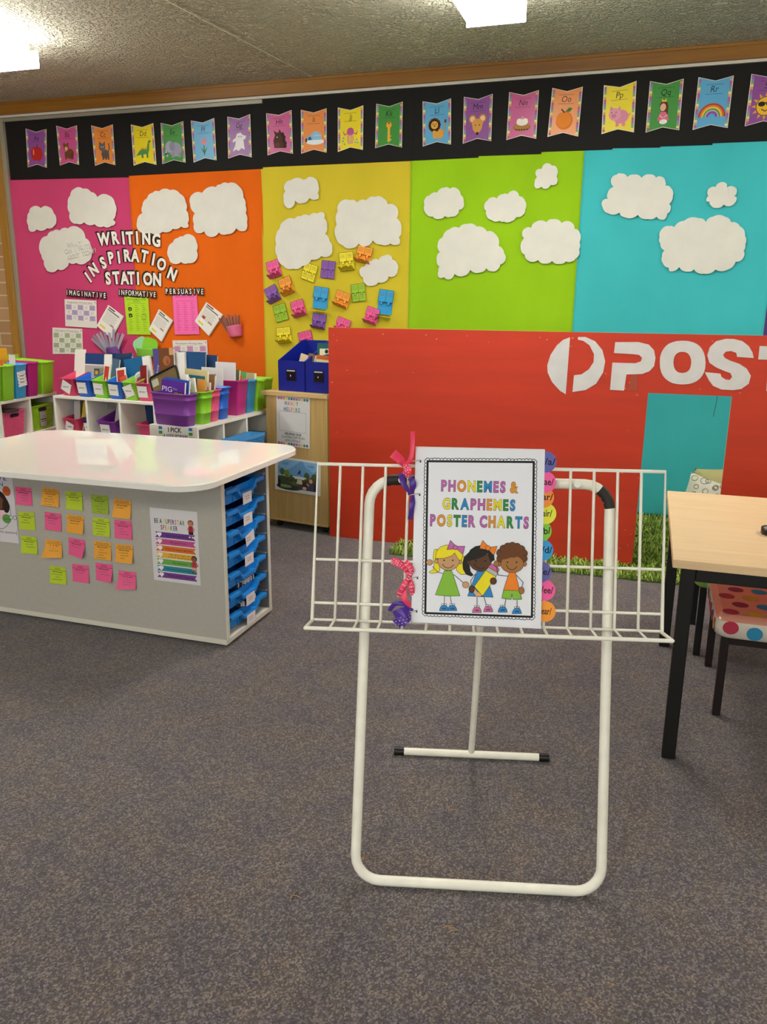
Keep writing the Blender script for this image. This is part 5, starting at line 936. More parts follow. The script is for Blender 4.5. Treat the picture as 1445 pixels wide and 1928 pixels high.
# --- middle shelf: six labelled tubs
TB = [('crimson', '#d43a62', .10, -28), ('royal blue', '#1d5fc9', .243, 0), ('lime', '#86cf28', .388, -3), ('bright blue', '#1f66cc', .520, -3), ('green', '#8fd02c', .650, 18), ('pink', '#de4a78', .765, 0)]
TL = ['crimson-pink book tub with a crooked name card, leftmost on the middle shelf', 'royal blue book tub, second from the left on the middle shelf', 'lime book tub, third from the left on the middle shelf', 'bright blue book tub, fourth from the left on the middle shelf', 'green book tub with a tilted name card on the middle shelf', 'pink book tub at the right end of the middle shelf']
for (nm, col, x, tl), lb in zip(TB, TL):
    tub('book_tub', lb, FM(x, .145, H1), FM.a, .121, .25, .118, .178, col, card=(.082, .074, .062), tilt=tl, taper=.86)
NAVY, TEAL2 = '#1d3a66', '#1c6a94'
def d_band(c2):
    def f(s, w, h):
        s.rect(-w / 2, h * .62, w / 2, h * .67, '#d9d4cc'); s.rect(-w / 2, 0, w / 2, h * .62, c2)
    return f
def d_photo(s, w, h):
    s.rect(-w / 2, 0, w / 2, h * .72, '#a7a09c'); s.rect(-w / 2, h * .70, w / 2, h * .73, '#d8d2cb'); s.rect(-w * .02, h * .42, w * .48, h * .64, '#8c8060'); s.rect(w * .0, h * .45, w * .28, h * .62, '#3f4a58'); s.rect(w * .05, h * .48, w * .2, h * .57, '#c9a02c'); s.rect(-w * .05, h * .38, w * .5, h * .41, '#e4ddd4'); s.rect(-w * .05, h * .1, w * .5, h * .38, '#b3407c')
def d_circ(s, w, h):
    s.circ(w * .18, h * .42, w * .30, '#dcd8d0'); s.circ(w * .18, h * .42, w * .24, '#b9b6ad'); s.circ(w * .16, h * .4, w * .14, '#8a4a3a')
def d_redw(s, w, h):
    s.rect(-w * .4, h * .2, w * .4, h * .92, '#b4392a'); s.poly([(-w * .4, h * .2), (0, h * .6), (w * .4, h * .2)], '#dcd6cc')
BK_ = [('thin white folder standing in the crimson tub', .085, .15, -3, 12, .10, .30, .004, '#dfd9d0', None),
       ('grey and navy school folder with a small photo in the royal blue tub', .215, .16, 0, 8, .17, .275, .006, '#203f72', d_photo),
       ('thin white folder at the left of the lime tub', .325, .16, -2, 8, .10, .272, .004, '#e6e2dc', None),
       ('navy folder standing behind in the lime tub', .385, .20, 1, 6, .16, .278, .006, NAVY, None),
       ('slim red and cream reader in the lime tub', .375, .09, 4, 10, .05, .215, .006, '#e6d9c8', d_redw),
       ('dark grey-blue folder leaning in the lime tub', .425, .11, 7, 8, .06, .250, .006, '#4a6378', None),
       ('dark navy plastic pouch standing in the bright blue tub', .497, .17, -7, 8, .15, .282, .004, '#25405f', None),
       ('navy school folder with red print in the bright blue tub', .515, .15, -8, 8, .145, .262, .006, '#1b3558', None),
       ('red and white reader in the bright blue tub', .535, .09, -9, 10, .08, .195, .006, '#e4ddd4', d_redw),
       ('teal blue folder with a round badge in the green tub', .625, .14, -10, 8, .185, .262, .006, '#176290', d_circ),
       ('small orange and white reader in the green tub', .60, .07, -22, 10, .06, .150, .005, '#d8542c', None),
       ('dark red reader in the pink tub', .715, .10, -5, 8, .055, .215, .008, '#7a1c20', None),
       ('white bundle of papers in the pink tub', .735, .15, -10, 6, .06, .275, .020, '#e4e1da', None)]
for lb, x, y, le, ro, w, h, t, c, de in BK_:
    book(lb, FM(x, y, H1 + .010), FM.a, le, ro, w, h, t, c, deco=de)
def d_book(s, w, h):
    s.rect(-w * .5, 0, -w * .22, h, '#4d4a86'); s.rect(-w * .22, h * .3, w * .5, h, '#6f4326'); s.circ(w * .15, h * .75, w * .18, '#9c6a3c', h * .1); s.circ(w * .2, h * .72, w * .06, '#a83a3a', h * .06); s.text('the boy', -w * .36, h * .5, .014, '#cfc6e0', rot=78, width=.12); s.rect(w * .3, h * .86, w * .5, h, '#c99a6c')
book('tall purple and brown picture book standing in the pink tub', FM(.845, .165, H1 + .012), FM.a, -4, 4, .17, .325, .012, '#5a4a7c', deco=d_book)
book('white papers leaning behind the picture book', FM(.93, .20, H1 + .012), FM.a, -3, 4, .12, .30, .02, '#e6e3dc')
book('large teal blue folder behind the whiteboard', FM(1.02, .21, H1 + .0), FM.a, 0, 4, .22, .318, .008, '#1d4d7c')
book('navy folder with white label behind the whiteboard', FM(1.10, .25, H1 + .0), FM.a, 1, 4, .17, .300, .008, '#24406a')
b = MB(); b.box(-.13, .13, -.10, .13, .0, H1 - .002, WHITE_MEL)
b.build('side_cupboard', None, FM(1.055, .19, 0), rot=(0, 0, FM.a), label='low white cupboard in the corner behind the purple tub', cat='cupboard')
# inside the middle shelf
tub('book_tub', 'crimson tub with a crooked card inside the middle shelf, left cube', FM(.098, .14, .443), FM.a, .135, .24, .10, .125, '#cf3a60', card=(.07, .062, .045), tilt=-25, taper=.86)
tub('book_tub', 'dark purple tub half hidden at the right of the left cube', FM(.225, .17, .443), FM.a, .11, .22, .10, .12, '#5c2a78', card=(.06, .06, .045), taper=.86)
tub('book_tub', 'purple tub with a name card inside the middle cube', FM(.432, .135, .443), FM.a, .15, .25, .105, .165, '#7c2f96', card=(.085, .07, .05), taper=.86)
tub('book_tub', 'pink tub inside the right cube of the middle shelf', FM(.765, .12, .443), FM.a, .13, .22, .105, .125, '#de4a78', taper=.86)
for lb, x, y, le, ro, w, h, t, c in (('thin blue folder at the left inside the left cube', .05, .14, -4, 8, .05, .205, .004, '#3a9ccc'), ('pale papers beside the blue folder in the left cube', .075, .12, -3, 8, .05, .20, .008, '#d9d6d2'), ('dark navy folder in the left cube', .12, .15, 2, 8, .07, .205, .006, '#1a2c4c'), ('yellow spined book leaning in the left cube', .145, .09, 6, 10, .028, .205, .01, '#e8d23c'),
                                     ('white and navy pouch tucked at the right of the left cube', .215, .16, 10, 8, .11, .195, .008, '#dadce2'), ('white papers in the purple tub of the middle cube', .425, .14, 8, 8, .07, .21, .012, '#dcdad6'), ('grey folder leaning in the purple tub of the middle cube', .47, .13, 17, 8, .06, .20, .008, '#b9b9bb'), ('dark blue folder standing in the pink tub of the right cube', .77, .12, -12, 8, .11, .215, .008, '#1c3a66')):
    book(lb, FM(x, y, .455), FM.a, le, ro, w, h, t, c, grp='books inside the middle shelf')

# --- right shelf
tub('book_tub', 'large purple book tub at the corner above the sign', FR(.042, .155, H1), FR.a - math.radians(10), .095, .26, .168, .168, '#7c3a94', taper=.86, ridges=True, r=.03)
tub('book_tub', 'lime green book tub beside the large purple tub', FR(.138, .135, H1), FR.a, .098, .27, .172, .172, '#86cc24', taper=.86, ridges=True, r=.03)
tub('book_tub', 'coral pink book tub between the lime and blue tubs', FR(.236, .14, H1), FR.a, .098, .26, .172, .172, '#e2507c', taper=.86, ridges=True, r=.03)
tub('book_tub', 'blue book tub beside the tall magenta folder box', FR(.336, .14, H1), FR.a, .100, .26, .176, .176, '#1f62cc', taper=.86, ridges=True, r=.03)
magbox('tall magenta folder box full of books on the right shelf', FR, .53, .145, H1, .118, .26, .20, .20, '#c02a82')
magbox('teal blue folder box on the right shelf', FR, .64, .145, H1, .098, .26, .19, .195, '#2f88b8')
magbox('lime folder box at the far end of the right shelf', FR, .745, .13, H1, .098, .24, .185, .19, '#93cf2c')
magbox('lime folder box standing behind the dark blue boxes', FR, .86, .15, H1 , .11, .26, .185, .19, '#8ec92c')
# what stands in them (fronts turned to the room)
VA = FM.a + math.radians(-6)
def whiteboard(label, loc, rotz, lean, roll, w, h):
    R_ = Matrix.Rotation(rotz, 4, 'Z') @ Matrix.Rotation(math.radians(lean), 4, 'Y') @ Matrix.Rotation(math.radians(-roll), 4, 'X')
    t = thing('mesh_pouch', label, 'pouch', loc, rot=R_.to_euler(), group='black-edged pouches')
    g = Sheet(); g.base([(x, y + h / 2) for x, y in rrect(w - .01, h - .01, .012)], mat('#7d6c4a', .35), .002); g.text('Reading', .0, h * .66, .02, '#4a3f2c', width=.075); g.scribble(.03, h * .52, .05, .012, '#4a3f2c')
    g.rect(-w * .46, h * .78, -w * .22, h * .93, '#c9c8b0'); g.build('panel', t)
    f = MB(); f.tube([(x, -.001, y + h / 2) for x, y in rrect(w, h, .018, 5)], .0065, mat('#14120f', .45), 8, True); f.build('edging', t)
whiteboard('black-edged pouch leaning in the purple tub behind the pig book', FR(.085, .19, H1 + .03), VA, -22, 6, .215, .255)
def d_pig(s, w, h):
    s.text('PIG', -w * .24, h * .72, .026, '#ece2f2', width=.072); s.text('the', w * .1, h * .76, .015, '#b090d0', width=.03)
    s.poly([(w * .06, h * .50), (w * .46, h * .53), (w * .47, h * .68), (w * .05, h * .66)], '#2a1c1c'); s.text('STAR', w * .26, h * .59, .020, '#e2c02c', width=.062)
    s.circ(-w * .1, h * .30, .035, '#d99a4c', .03)
book('blue picture book just behind the PIG book', FR(.070, .165, H1 + .058), VA, 4, 5, .175, .178, .012, '#2a58b4')
book('purple picture book titled PIG the STAR in the purple tub', FR(.052, .175, H1 + .062), VA, 4, 5, .165, .165, .012, '#5a2a9a', deco=d_pig)
def d_frame(c): return lambda s, w, h: s.poly([(-w * .42, h * .1), (w * .42, h * .1), (w * .40, h * .88), (-w * .42, h * .88)], c)
for a in (('white papers standing behind the black-edged pouch', (.09, .12), -8, 5, .09, .245, .02, '#e8e5dd', None), ('black-edged dark pouch curled in the lime tub', (.125, .14), -12, 5, .13, .225, .006, '#24201c', d_frame('#7d6c4c')),
          ('white paper pad leaning in the lime tub', (.12, .09), -10, 6, .075, .225, .012, '#efece4', None), ('orange card standing in the lime tub', (.15, .075), 3, 4, .055, .22, .003, '#e89a44', None),
          ('teal picture book with cream edges behind the lime tub', (.235, .15), 2, 4, .165, .262, .012, '#e0d49c', d_frame('#2a7a94')), ('red picture book in the coral tub', (.225, .10), 3, 4, .09, .20, .01, '#e9dfd0', d_frame('#b5301c')), ('brown reader leaning in the coral tub', (.265, .08), 4, 5, .04, .235, .01, '#a0784c', None), ('grey plastic sleeve leaning in the blue tub', (.32, .09), -5, 5, .06, .232, .006, '#9a948f', None),
          ('white board behind the magenta box', (.42, .16), 0, 4, .16, .26, .005, '#eeebe3', None), ('white curled poster roll in the magenta box', (.52, .13), 0, 3, .15, .285, .004, '#e2e6e6', None), ('colourful comic in the magenta box', (.545, .10), 3, 4, .085, .245, .01, '#7a8a5c', None), ('orange card in the magenta box', (.540, .075), 6, 4, .045, .215, .003, '#ee6f34', None), ('green plastic sleeve in the teal blue box', (.635, .095), 2, 3, .075, .225, .004, '#6fc06c', None), ('small readers in the lime box', (.745, .09), 0, 4, .08, .21, .02, '#c9b48c', None)):
    lb, (x, y), le, ro, w, h, t, c, de = a
    book(lb, FR(x, y, H1 + .012), VA, le, ro, w, h, t, c, deco=de, grp='books and papers on the right shelf')
# sign on the end panel
s = Sheet(lambda x, y, h: (x, -h, y)); s.base([(-.092, -.14), (.108, -.14), (.108, .0), (-.092, .0)], '#ece9e4', .0012)
s.text('I PICK', .005, -.020, .023, '#2a2624', bold=.03, width=.082); s.text('A GOOD FIT BOOK!', .008, -.052, .015, '#2a2624', bold=.03, width=.148); s.rect(-.03, -.039, .04, -.0378, '#8a8680')
for e in (-.083, .099):
    for k, c in enumerate(('#2f7abf', '#4a9a44', '#e6d84a', '#e8a03c')): s.rect(e - .010, -.020 - .024 * k, e + .012, -.004 - .024 * k, c, True)
s.build('shelf_sign', None, FR(-.002, .138, H1 - .002), rot=(0, 0, FR.a - math.pi / 2), label='white sign reading I PICK A GOOD FIT BOOK on the shelf end', cat='sign')
basket('blue lattice crate standing in front of the right shelf', Frame(-2.115, 3.93, FR.a), 0, 0, 0, .46, .10, .605, '#3a86c0', hole=False, name='lattice_crate')
basket('dark teal lattice basket in the last cube of the right shelf', FR, .665, .13, .418, .22, .24, .15, '#1f5a5c', hole=False, name='lattice_basket')

# ================================================================== wooden cabinet with blue boxes
FC = Frame(-2.125, 4.314, math.atan2(4.242 - 4.314, -1.699 + 2.125))
cb = thing('cabinet', 'light oak cabinet on castors beside the red board', 'cabinet', FC(0, 0, 0), FC.a)
def cpart(nm, *a, m=M_CAB, bv=.002):
    b = MB(); b.box(*a, m); b.build(nm, cb, bevel=bv)
cpart('top', -.03, .428, -.008, .50, .802, .826, m=wood('oak_laminate_top', '#cdab6a', '#dcbd80', 0, 50, .4)); cpart('front_panel', 0, .425, 0, .018, .058, .802); cpart('side_panel', 0, .018, .019, .48, .058, .802); cpart('side_panel', .407, .425, .019, .48, .058, .802); cpart('base_board', -.002, .427, -.004, .48, .046, .0575)
for x in (.05, .38):
    for y in (.05, .43):
        b = MB(); b.tube([(x - .010, y, .021), (x + .010, y, .021)], .021, mat('#2a2826', .4), 14); b.tube([(x - .014, y, .021), (x - .012, y, .021)], .012, mat('#8a8884', .3, metal=.5), 10); b.box(x - .013, x + .013, y - .012, y + .012, .036, .047, mat('#8a8884', .3, metal=.6)); b.build('castor', cb)
def cab_sheet(x, z, w, h, rz, lb, fn, col='#e8e4dc'):
    s = Sheet(); s.base([(-w / 2, -h / 2), (w / 2, -h / 2), (w / 2, h / 2), (-w / 2, h / 2)], col, .0012); fn(s, w, h)
    p = FC(x, -.0015, z); R_ = Matrix.Rotation(FC.a, 4, 'Z') @ Matrix.Rotation(math.radians(rz), 4, 'Y')
    s.build('poster', None, p, rot=R_.to_euler(), label=lb, cat='poster')
def f_handy(s, w, h):
    cs = ['#a0608c', '#c06a80', '#d98a5c', '#e6d27c', '#5c9a64', '#3a6f9c', '#8f6fa8', '#c0708c', '#d99a7c', '#d9d27c', '#4a8a5c', '#3f6f94']
    for yy in (.455, -.455):
        for k, c in enumerate(cs): s.rect(-w * .46 + k * w * .0775, yy * h - .007, -w * .46 + k * w * .0775 + .014, yy * h + .007, c, True)
    s.h += .0001
    rainbow(s, 'HANDY', -.01, .365 * h, .023, .095, .02, cols=['#5c4a70', '#c4607c', '#d98a4c', '#e6d24c', '#3a8a54']); rainbow(s, 'HELPERS', -.008, .245 * h, .023, .112, .02, cols=['#3f5a74', '#3a8aa0', '#c05a8c', '#d9707c', '#e6b84c', '#4a9a54', '#4a6f9c'])
    q = [(-.095, .20 * h), (.09, .20 * h), (.09, -.20 * h), (-.095, -.20 * h)]; s.loop(q, .0015, '#8a8a86')
    s.text('HELPING OUR', .0, -.25 * h, .0135, '#1f1d1c', width=.118, bold=.02); s.text('CLASSROOM RUN', .0, -.315 * h, .0135, '#1f1d1c', width=.16); s.text('SMOOTHLY', .0, -.385 * h, .0135, '#1f1d1c', width=.108)
cab_sheet(.192, .656, .232, .292, 1.2, 'white HANDY HELPERS poster on the oak cabinet front', f_handy, '#d9d6d0')
def f_road(s, w, h):
    x0, x1, y0, y1 = -.14, .14, -.082, .09
    s.rect(x0, y0, x1, y1, '#8fbfe2'); s.poly([(x0, .0), (x0, .05), (-.09, .02), (-.06, .035), (-.02, .06), (.02, .09), (.04, .09), (.045, .07), (.07, .05), (.11, .03), (x1, .05), (x1, -.01)], '#6fa3cf')
    s.rect(x0, y0, x1, -.012, '#4c5236'); s.circ(-.06, -.075, .09, '#3a3a3c', .02); s.circ(.02, -.05, .08, '#5c6a3c', .014); s.circ(-.09, -.072, .05, '#7f9a4c', .010); s.rect(.0, y0, .05, -.055, '#4a484a')
    for x, y, r_ in ((-.108, .015, .018), (-.075, .005, .020), (-.045, -.012, .012), (.065, .004, .02), (.12, -.005, .026), (.14 - .012, .0, .012)): s.rect(x - .002, y - .045, x + .002, y, '#3a2c1c', True); s.circ(x, y, r_, '#4f6a34' if x != -.075 else '#7a8a3c', r_ * 1.15)
    s.poly([(-.02, -.02), (.05, -.02), (.05, -.01), (-.02, -.01)], '#e9e4d8'); s.circ(.015, -.009, .05, '#ece8de', .006); s.poly([(0, -.022), (.03, -.022), (.036, -.048), (-.006, -.048)], '#d9d0a8')
    s.circ(.012, .018, .010, '#1e2026', .005); s.circ(.016, .028, .005, '#1e2026', .008); s.line([(.004, .012), (.0, .006)], .003, '#1e2026'); s.line([(.02, .013), (.024, .006)], .003, '#1e2026')
    s.circ(.052, -.050, .018, '#5c2318'); s.circ(.05, -.07, .014, '#e0c4ae', .010); s.circ(.098, -.015, .016, '#8a3a1c'); s.circ(.094, -.022, .012, '#e6b090', .013); s.poly([(.082, -.04), (.112, -.04), (.118, y0), (.078, y0)], '#4a4a6c'); s.line([(.08, -.05), (.066, -.04)], .006, '#e6b090')
    s.poly([(.116, -.035), (x1, -.028), (x1, y0), (.116, y0)], '#4a2226'); s.poly([(x0, -.02), (x0 + .02, -.04), (x0 + .02, y0), (x0, y0)], '#26262a')
    s.text('road', -.088, .068, .020, '#2f5a9c', width=.044); s.text('rode', .092, .068, .020, '#2f5a9c', width=.044); s.scribble(-.085, .045, .018, .004, '#5a80b0'); s.scribble(.092, .047, .03, .004, '#5a80b0')
cab_sheet(.217, .337, .322, .205, 1.5, 'landscape picture poster of a park headed road and rode on the cabinet', f_road)
# dark blue book boxes
NB = mat('#10208c', .4, spec=.4)
def bluebox(x, label):
    w, d, hf, hb, T = .188, .30, .176, .285, .005
    t = thing('book_box', label, 'book box', FC(x, .06, .8265), FC.a, 'dark blue card boxes')
    g = MB(); g.box(0, w, 0, T, 0, hf, NB); g.box(0, w, d - T, d, 0, hb, NB); g.box(T, w - T, T, d - T, 0, .004, NB)
    for xx in (0, w - T):
        pr = [(0.0, 0), (d, 0), (d, hb), (d * .86, hb), (0, hf)]
        vs = [(xx, y, z) for y, z in pr] + [(xx + T, y, z) for y, z in pr]
        g.add(vs, [(4, 3, 2, 1, 0), (5, 6, 7, 8, 9)] + [(i, (i + 1) % 5, (i + 1) % 5 + 5, i + 5) for i in range(5)], NB)
    g.build('box_body', t)
    l = MB(); l.box(.06, .125, -.004, 0, .062, .128, mat('#2a2830', .3, metal=.4)); l.box(.065, .120, -.0055, -.003, .068, .116, mat('#17151a', .25)); l.box(.065, .12, -.006, -.003, .116, .123, mat('#cfcac4', .3)); l.box(.088, .093, -.0065, -.004, .086, .096, '#d9d4d4'); l.build('label_holder', t)
bluebox(.052, 'dark blue book box at the left on the oak cabinet'); bluebox(.2415, 'dark blue book box next to the red board on the oak cabinet')
for lb, x, y, le, w, h, t, c, de in (('cream card leaning in the left dark blue box', .15, .10, 14, .07, .21, .01, '#d9c4a0', None), ('brown book leaning in the left dark blue box', .185, .12, 16, .045, .215, .03, '#8a6434', None), ('dark brown book at the right of the left blue box', .212, .13, 14, .03, .21, .02, '#4a3018', None),
                                  ('green and white picture book standing in the right blue box', .325, .16, -1, .15, .272, .02, '#1f5a5c', lambda s, w, h: (s.rect(-w * .38, h * .55, w * .42, h * .88, '#d9d6b8'), s.circ(-.01, h * .82, .012, '#1c2420'), s.poly([(-w * .4, h * .62), (w * .42, h * .74), (w * .42, h * .82), (-w * .4, h * .72)], '#24505c'))), ('cream and orange book in the front of the right blue box', .335, .085, 3, .115, .205, .015, '#d9d49c', lambda s, w, h: s.rect(-w / 2, h * .88, w / 2, h, '#c9602c')), ('brown cardboard divider in the right blue box', .39, .12, 0, .06, .225, .003, '#a8824c', None)):
    p = FC(x, y + .02, .8325); book(lb, p, FC.a, le, 6, w, h, t, c, deco=de, grp='books in the dark blue boxes')

# ================================================================== red play-shop board
PAN = math.radians(-.6177)
FP = Frame(-1.69, 4.23, PAN)
red = mat('#cb3a1c', .5, spec=.35, noise=((1.5, 1.5, 14), .08))
raw = mat('#d9b98a', .6)
bd = thing('play_shop_board', 'large red painted board with a doorway, standing in front of the wall', 'board', FP(0, 0, 0), PAN)
g = MB(); OPX0, OPX1, OPZ, PW, PH = 1.709, 2.097, .912, 3.6, 1.2
front = [(0, 0), (OPX0, 0), (OPX0 + .003, OPZ), (OPX1, OPZ), (OPX1, 0), (PW, 0), (PW, PH), (0, PH)]
g.add([(x, 0, z) for x, z in front], [tuple(range(8))], red); g.add([(x, .016, z) for x, z in front], [tuple(reversed(range(8)))], raw)
for i in range(8):
    a, c = front[i], front[(i + 1) % 8]; g.add([(a[0], 0, a[1]), (a[0], .016, a[1]), (c[0], .016, c[1]), (c[0], 0, c[1])], [(0, 1, 2, 3)], raw)
g.build('panel', bd)
r = random.Random(5)
for x, z in [(.03, 1.16), (.32, 1.17), (.05, 1.13), (.62, 1.15), (.9, 1.14), (1.2, 1.16), (1.32, 1.13), (.05, .62), (.02, .9), (1.63, .72), (1.66, .90), (1.6, .93), (1.66, .2), (1.69, .18), (1.64, .1), (1.68, .12), (1.62, .5), (1.66, .51), (1.70, .48), (2.05, .95), (1.95, .94), (1.62, .96), (2.13, .93), (.2, .3), (1.5, 1.0)] + [(r.uniform(.05, 2.1), r.choice((.94, .97, 1.17))) for _ in range(12)]:
    if OPX0 < x < OPX1 and z < OPZ: continue
    k = r.uniform(.003, .006); sc = MB(); sc.add([(k * math.cos(a), 0, k * .8 * math.sin(a)) for a in [j * math.pi / 4 for j in range(8)]], [tuple(range(8))], mat('#d9785c', .6))
    sc.build('screw_head', bd, (x, -.0004, z))
for x in (.3, 1.5, 2.4, 3.4):
    b = MB(); b.box(x, x + .04, .018, .06, 0, 1.15, raw); b.box(x, x + .04, .061, .42, 0, .04, raw); b.build('back_brace', bd)
def plet(pts, lb, holes=None):
    c = cen(pts); s = Sheet(); WHT = mat('#dad7d4', .55, noise=((14, 14, 14), .05))
    if holes:
        a = [(x - c[0], z - c[1]) for x, z in pts]; b_ = [(x - c[0], z - c[1]) for x, z in holes]; n = len(a)
        for hh, fl in ((.0012, 1), (0, -1)):
            s.add([(x, -hh, z) for x, z in a + b_], [(i, (i + 1) % n, n + (i + 1) % n, n + i) for i in range(n)], WHT)
    else: s.base([(x - c[0], z - c[1]) for x, z in pts], WHT, .0012)
    s.build('sign_letter', None, FP(c[0], -.0006, c[1]), rot=(0, 0, PAN), label=lb, cat='letter', group='white shop sign pieces')
plet(LOGO1, 'white paper left half of the round emblem on the red board'); plet(LOGO2, 'white paper right half of the round emblem, a curved hook, on the red board')
plet(LP, 'big white paper letter P on the red board'); plet(LO[0], 'big white paper letter O on the red board', LO[1]); plet(LS, 'big white paper letter S on the red board'); plet(LT, 'big white paper letter T cut by the right photo edge')
s = Sheet(); s.base([(-.02, -.03), (.03, -.03), (.02, .06), (.0, .06)], mat('#b0503c', .15), .0008); s.build('tape_scrap', None, FP(LP[9][0] + .035, -.0006, LP[9][1] + .03), rot=(0, 0, PAN), label='loose scrap of clear tape hanging below the letter P', cat='tape')
b = MB(); b.tube([(0, 0, 0), (.0, -.002, -.03), (-.004, 0, -.07), (-.006, 0, -.10)], .0012, mat('#2a2420', .7), 6); b.build('hanging_string', None, FP(2.03, -.002, .911), label='thin dark string hanging in the doorway of the red board', cat='string')
# cushions seen through the doorway
def cushion(label, loc, rot, w, h, t, m, rings=None):
    root = thing('cushion', label, 'cushion', loc, rot=rot, group='cushions in the play shop')
    g = MB(); N_ = 22
    def f(sgn):
        def fn(u_, v):
            x, y = u_ * 2 - 1, v * 2 - 1; k = max(0, (1 - x ** 4) * (1 - y ** 4)) ** .55
            pinch = 1 - .07 * (1 - abs(x) ** 3) * (abs(y) ** 3) ; pin2 = 1 - .07 * (1 - abs(y) ** 3) * (abs(x) ** 3)
            return (x * w / 2 * pin2, -sgn * t / 2 * k, y * h / 2 * pinch)
        return fn
    g.grid(f(1), N_, N_, m); g.grid(f(-1), N_, N_, m); cv = g.build('cover', root)
    if rings:
        q = MB(); r = random.Random(9)
        for k in range(90):
            x, y = r.uniform(-.85, .85), r.uniform(-.85, .85); R_ = r.uniform(.011, .021); pts = []
            for a in range(12):
                xx = x * w / 2 + R_ * math.cos(a * math.pi / 6); yy = y * h / 2 + R_ * math.sin(a * math.pi / 6); X_, Y_ = xx / w * 2, yy / h * 2
                if abs(X_) > .96 or abs(Y_) > .96: break
                kk = ((1 - X_ ** 4) * (1 - Y_ ** 4)) ** .55; pts.append((xx, -t / 2 * kk - .0008, yy))
            if len(pts) == 12: q.tube(pts, .0016, mat('#8a8570', .8), 5, True)
        q.build('ring_print', cv, kind='stuff')
cushion('white cushion printed with grey rings on the grass behind the doorway', (.45, 4.86, .195), (math.radians(-24), math.radians(14), math.radians(-8)), .40, .34, .18, mat('#dcd8c6', .85), True)
cushion('pale yellow-green cushion behind the ringed one', (.56, 5.08, .225), (math.radians(-14), math.radians(-6), math.radians(4)), .42, .38, .15, mat('#b9b078', .85))

# ================================================================== artificial grass
gr = thing('grass_mat', 'green artificial grass mat under and behind the red board', 'grass mat', (0, 4.5, 0))
REG = [(-1.25, 1.5, 4.0, 4.225, 900), (-.35, 1.3, 4.25, 5.33, 5200)]
g = MB(); g.box(-1.25, 1.5, 4.0 - 4.5 + .005, 4.228 - 4.5, .001, .006, mat('#4d6a24', .9)); g.box(-.35, 1.3, 4.229 - 4.5, 5.34 - 4.5, .001, .006, mat('#44611e', .9)); g.build('backing', gr)
bl = MB(); r = random.Random(11)
CG = [mat(c, .6) for c in ('#8aa63a', '#9fb648', '#72902f', '#b3c462')]
for x0, x1, y0, y1, n in ((-1.25, 1.5, 3.995, 4.222, 6500), (-.35, .62, 4.252, 5.33, 9000)):
    for _ in range(n):
        x, y = r.uniform(x0, x1), r.uniform(y0, y1)
        if -1.12 < x < -.45 and y0 < 4.1 and y < 4.13: continue
        a = r.uniform(0, 6.28); h = r.uniform(.022, .042); w = r.uniform(.002, .0038); lx, ly = math.cos(a), math.sin(a); k = r.uniform(.25, 1.0) * h
        y -= 4.5
        px, py = -ly * w, lx * w
        bl.add([(x - px, y - py, .005), (x + px, y + py, .005), (x + lx * k * .4 + px, y + ly * k * .4 + py, h * .65), (x + lx * k * .4 - px, y + ly * k * .4 - py, h * .65), (x + lx * k, y + ly * k, h)], [(0, 1, 2, 3), (3, 2, 4)], CG[r.randrange(4)])
bl.build('blades', gr, kind='stuff')
# ================================================================== student table and stools
BLKM = mat('#11110d', .45, spec=.4)
tb = thing('student_table', 'low student table with beech top and black steel frame', 'table', (0, 0, 0))
TX0, TX1, TY0, TY1 = .12, 1.35, 2.305, 3.24
b = MB(); b.box(TX0, TX1, TY0, TY1, .605, .63, M_DESK); b.build('tabletop', tb, bevel=.002)
b = MB(); b.box(TX0 + .065, TX1 - .065, TY0 + .018, TY0 + .043, .565, .605, BLKM); b.box(TX0 + .065, TX1 - .065, TY1 - .043, TY1 - .018, .565, .605, BLKM); b.box(TX0 + .03, TX0 + .055, TY0 + .05, TY1 - .05, .565, .605, BLKM); b.box(TX1 - .055, TX1 - .03, TY0 + .05, TY1 - .05, .565, .605, BLKM); b.build('frame_rail', tb, bevel=.002)
for x in (TX0 + .025, TX1 - .064):
    for y in (TY0 + .012, TY1 - .051):
        b = MB(); b.box(x, x + .039, y, y + .039, .002, .605, BLKM); b.build('leg', tb, bevel=.003)
cc = thing('round_tin', 'dark-rimmed round tin on the student table at the right photo edge', 'tin', (.432, 2.69, .6305))
b = MB(); n_ = 28; ring = lambda R_, z: [(R_ * math.cos(2 * math.pi * k / n_), R_ * math.sin(2 * math.pi * k / n_), z) for k in range(n_)]
b.loft([ring(.040, 0), ring(.042, .003), ring(.042, .020), ring(.0385, .021), ring(.037, .016)], mat('#1d1a18', .3), True, True); b.build('rim', cc)
b = MB(); b.loft([ring(.0368, .0165), ring(.0368, .0168)], mat('#a8a49a', .2, metal=.3), True, True, True); b.build('lid', cc)
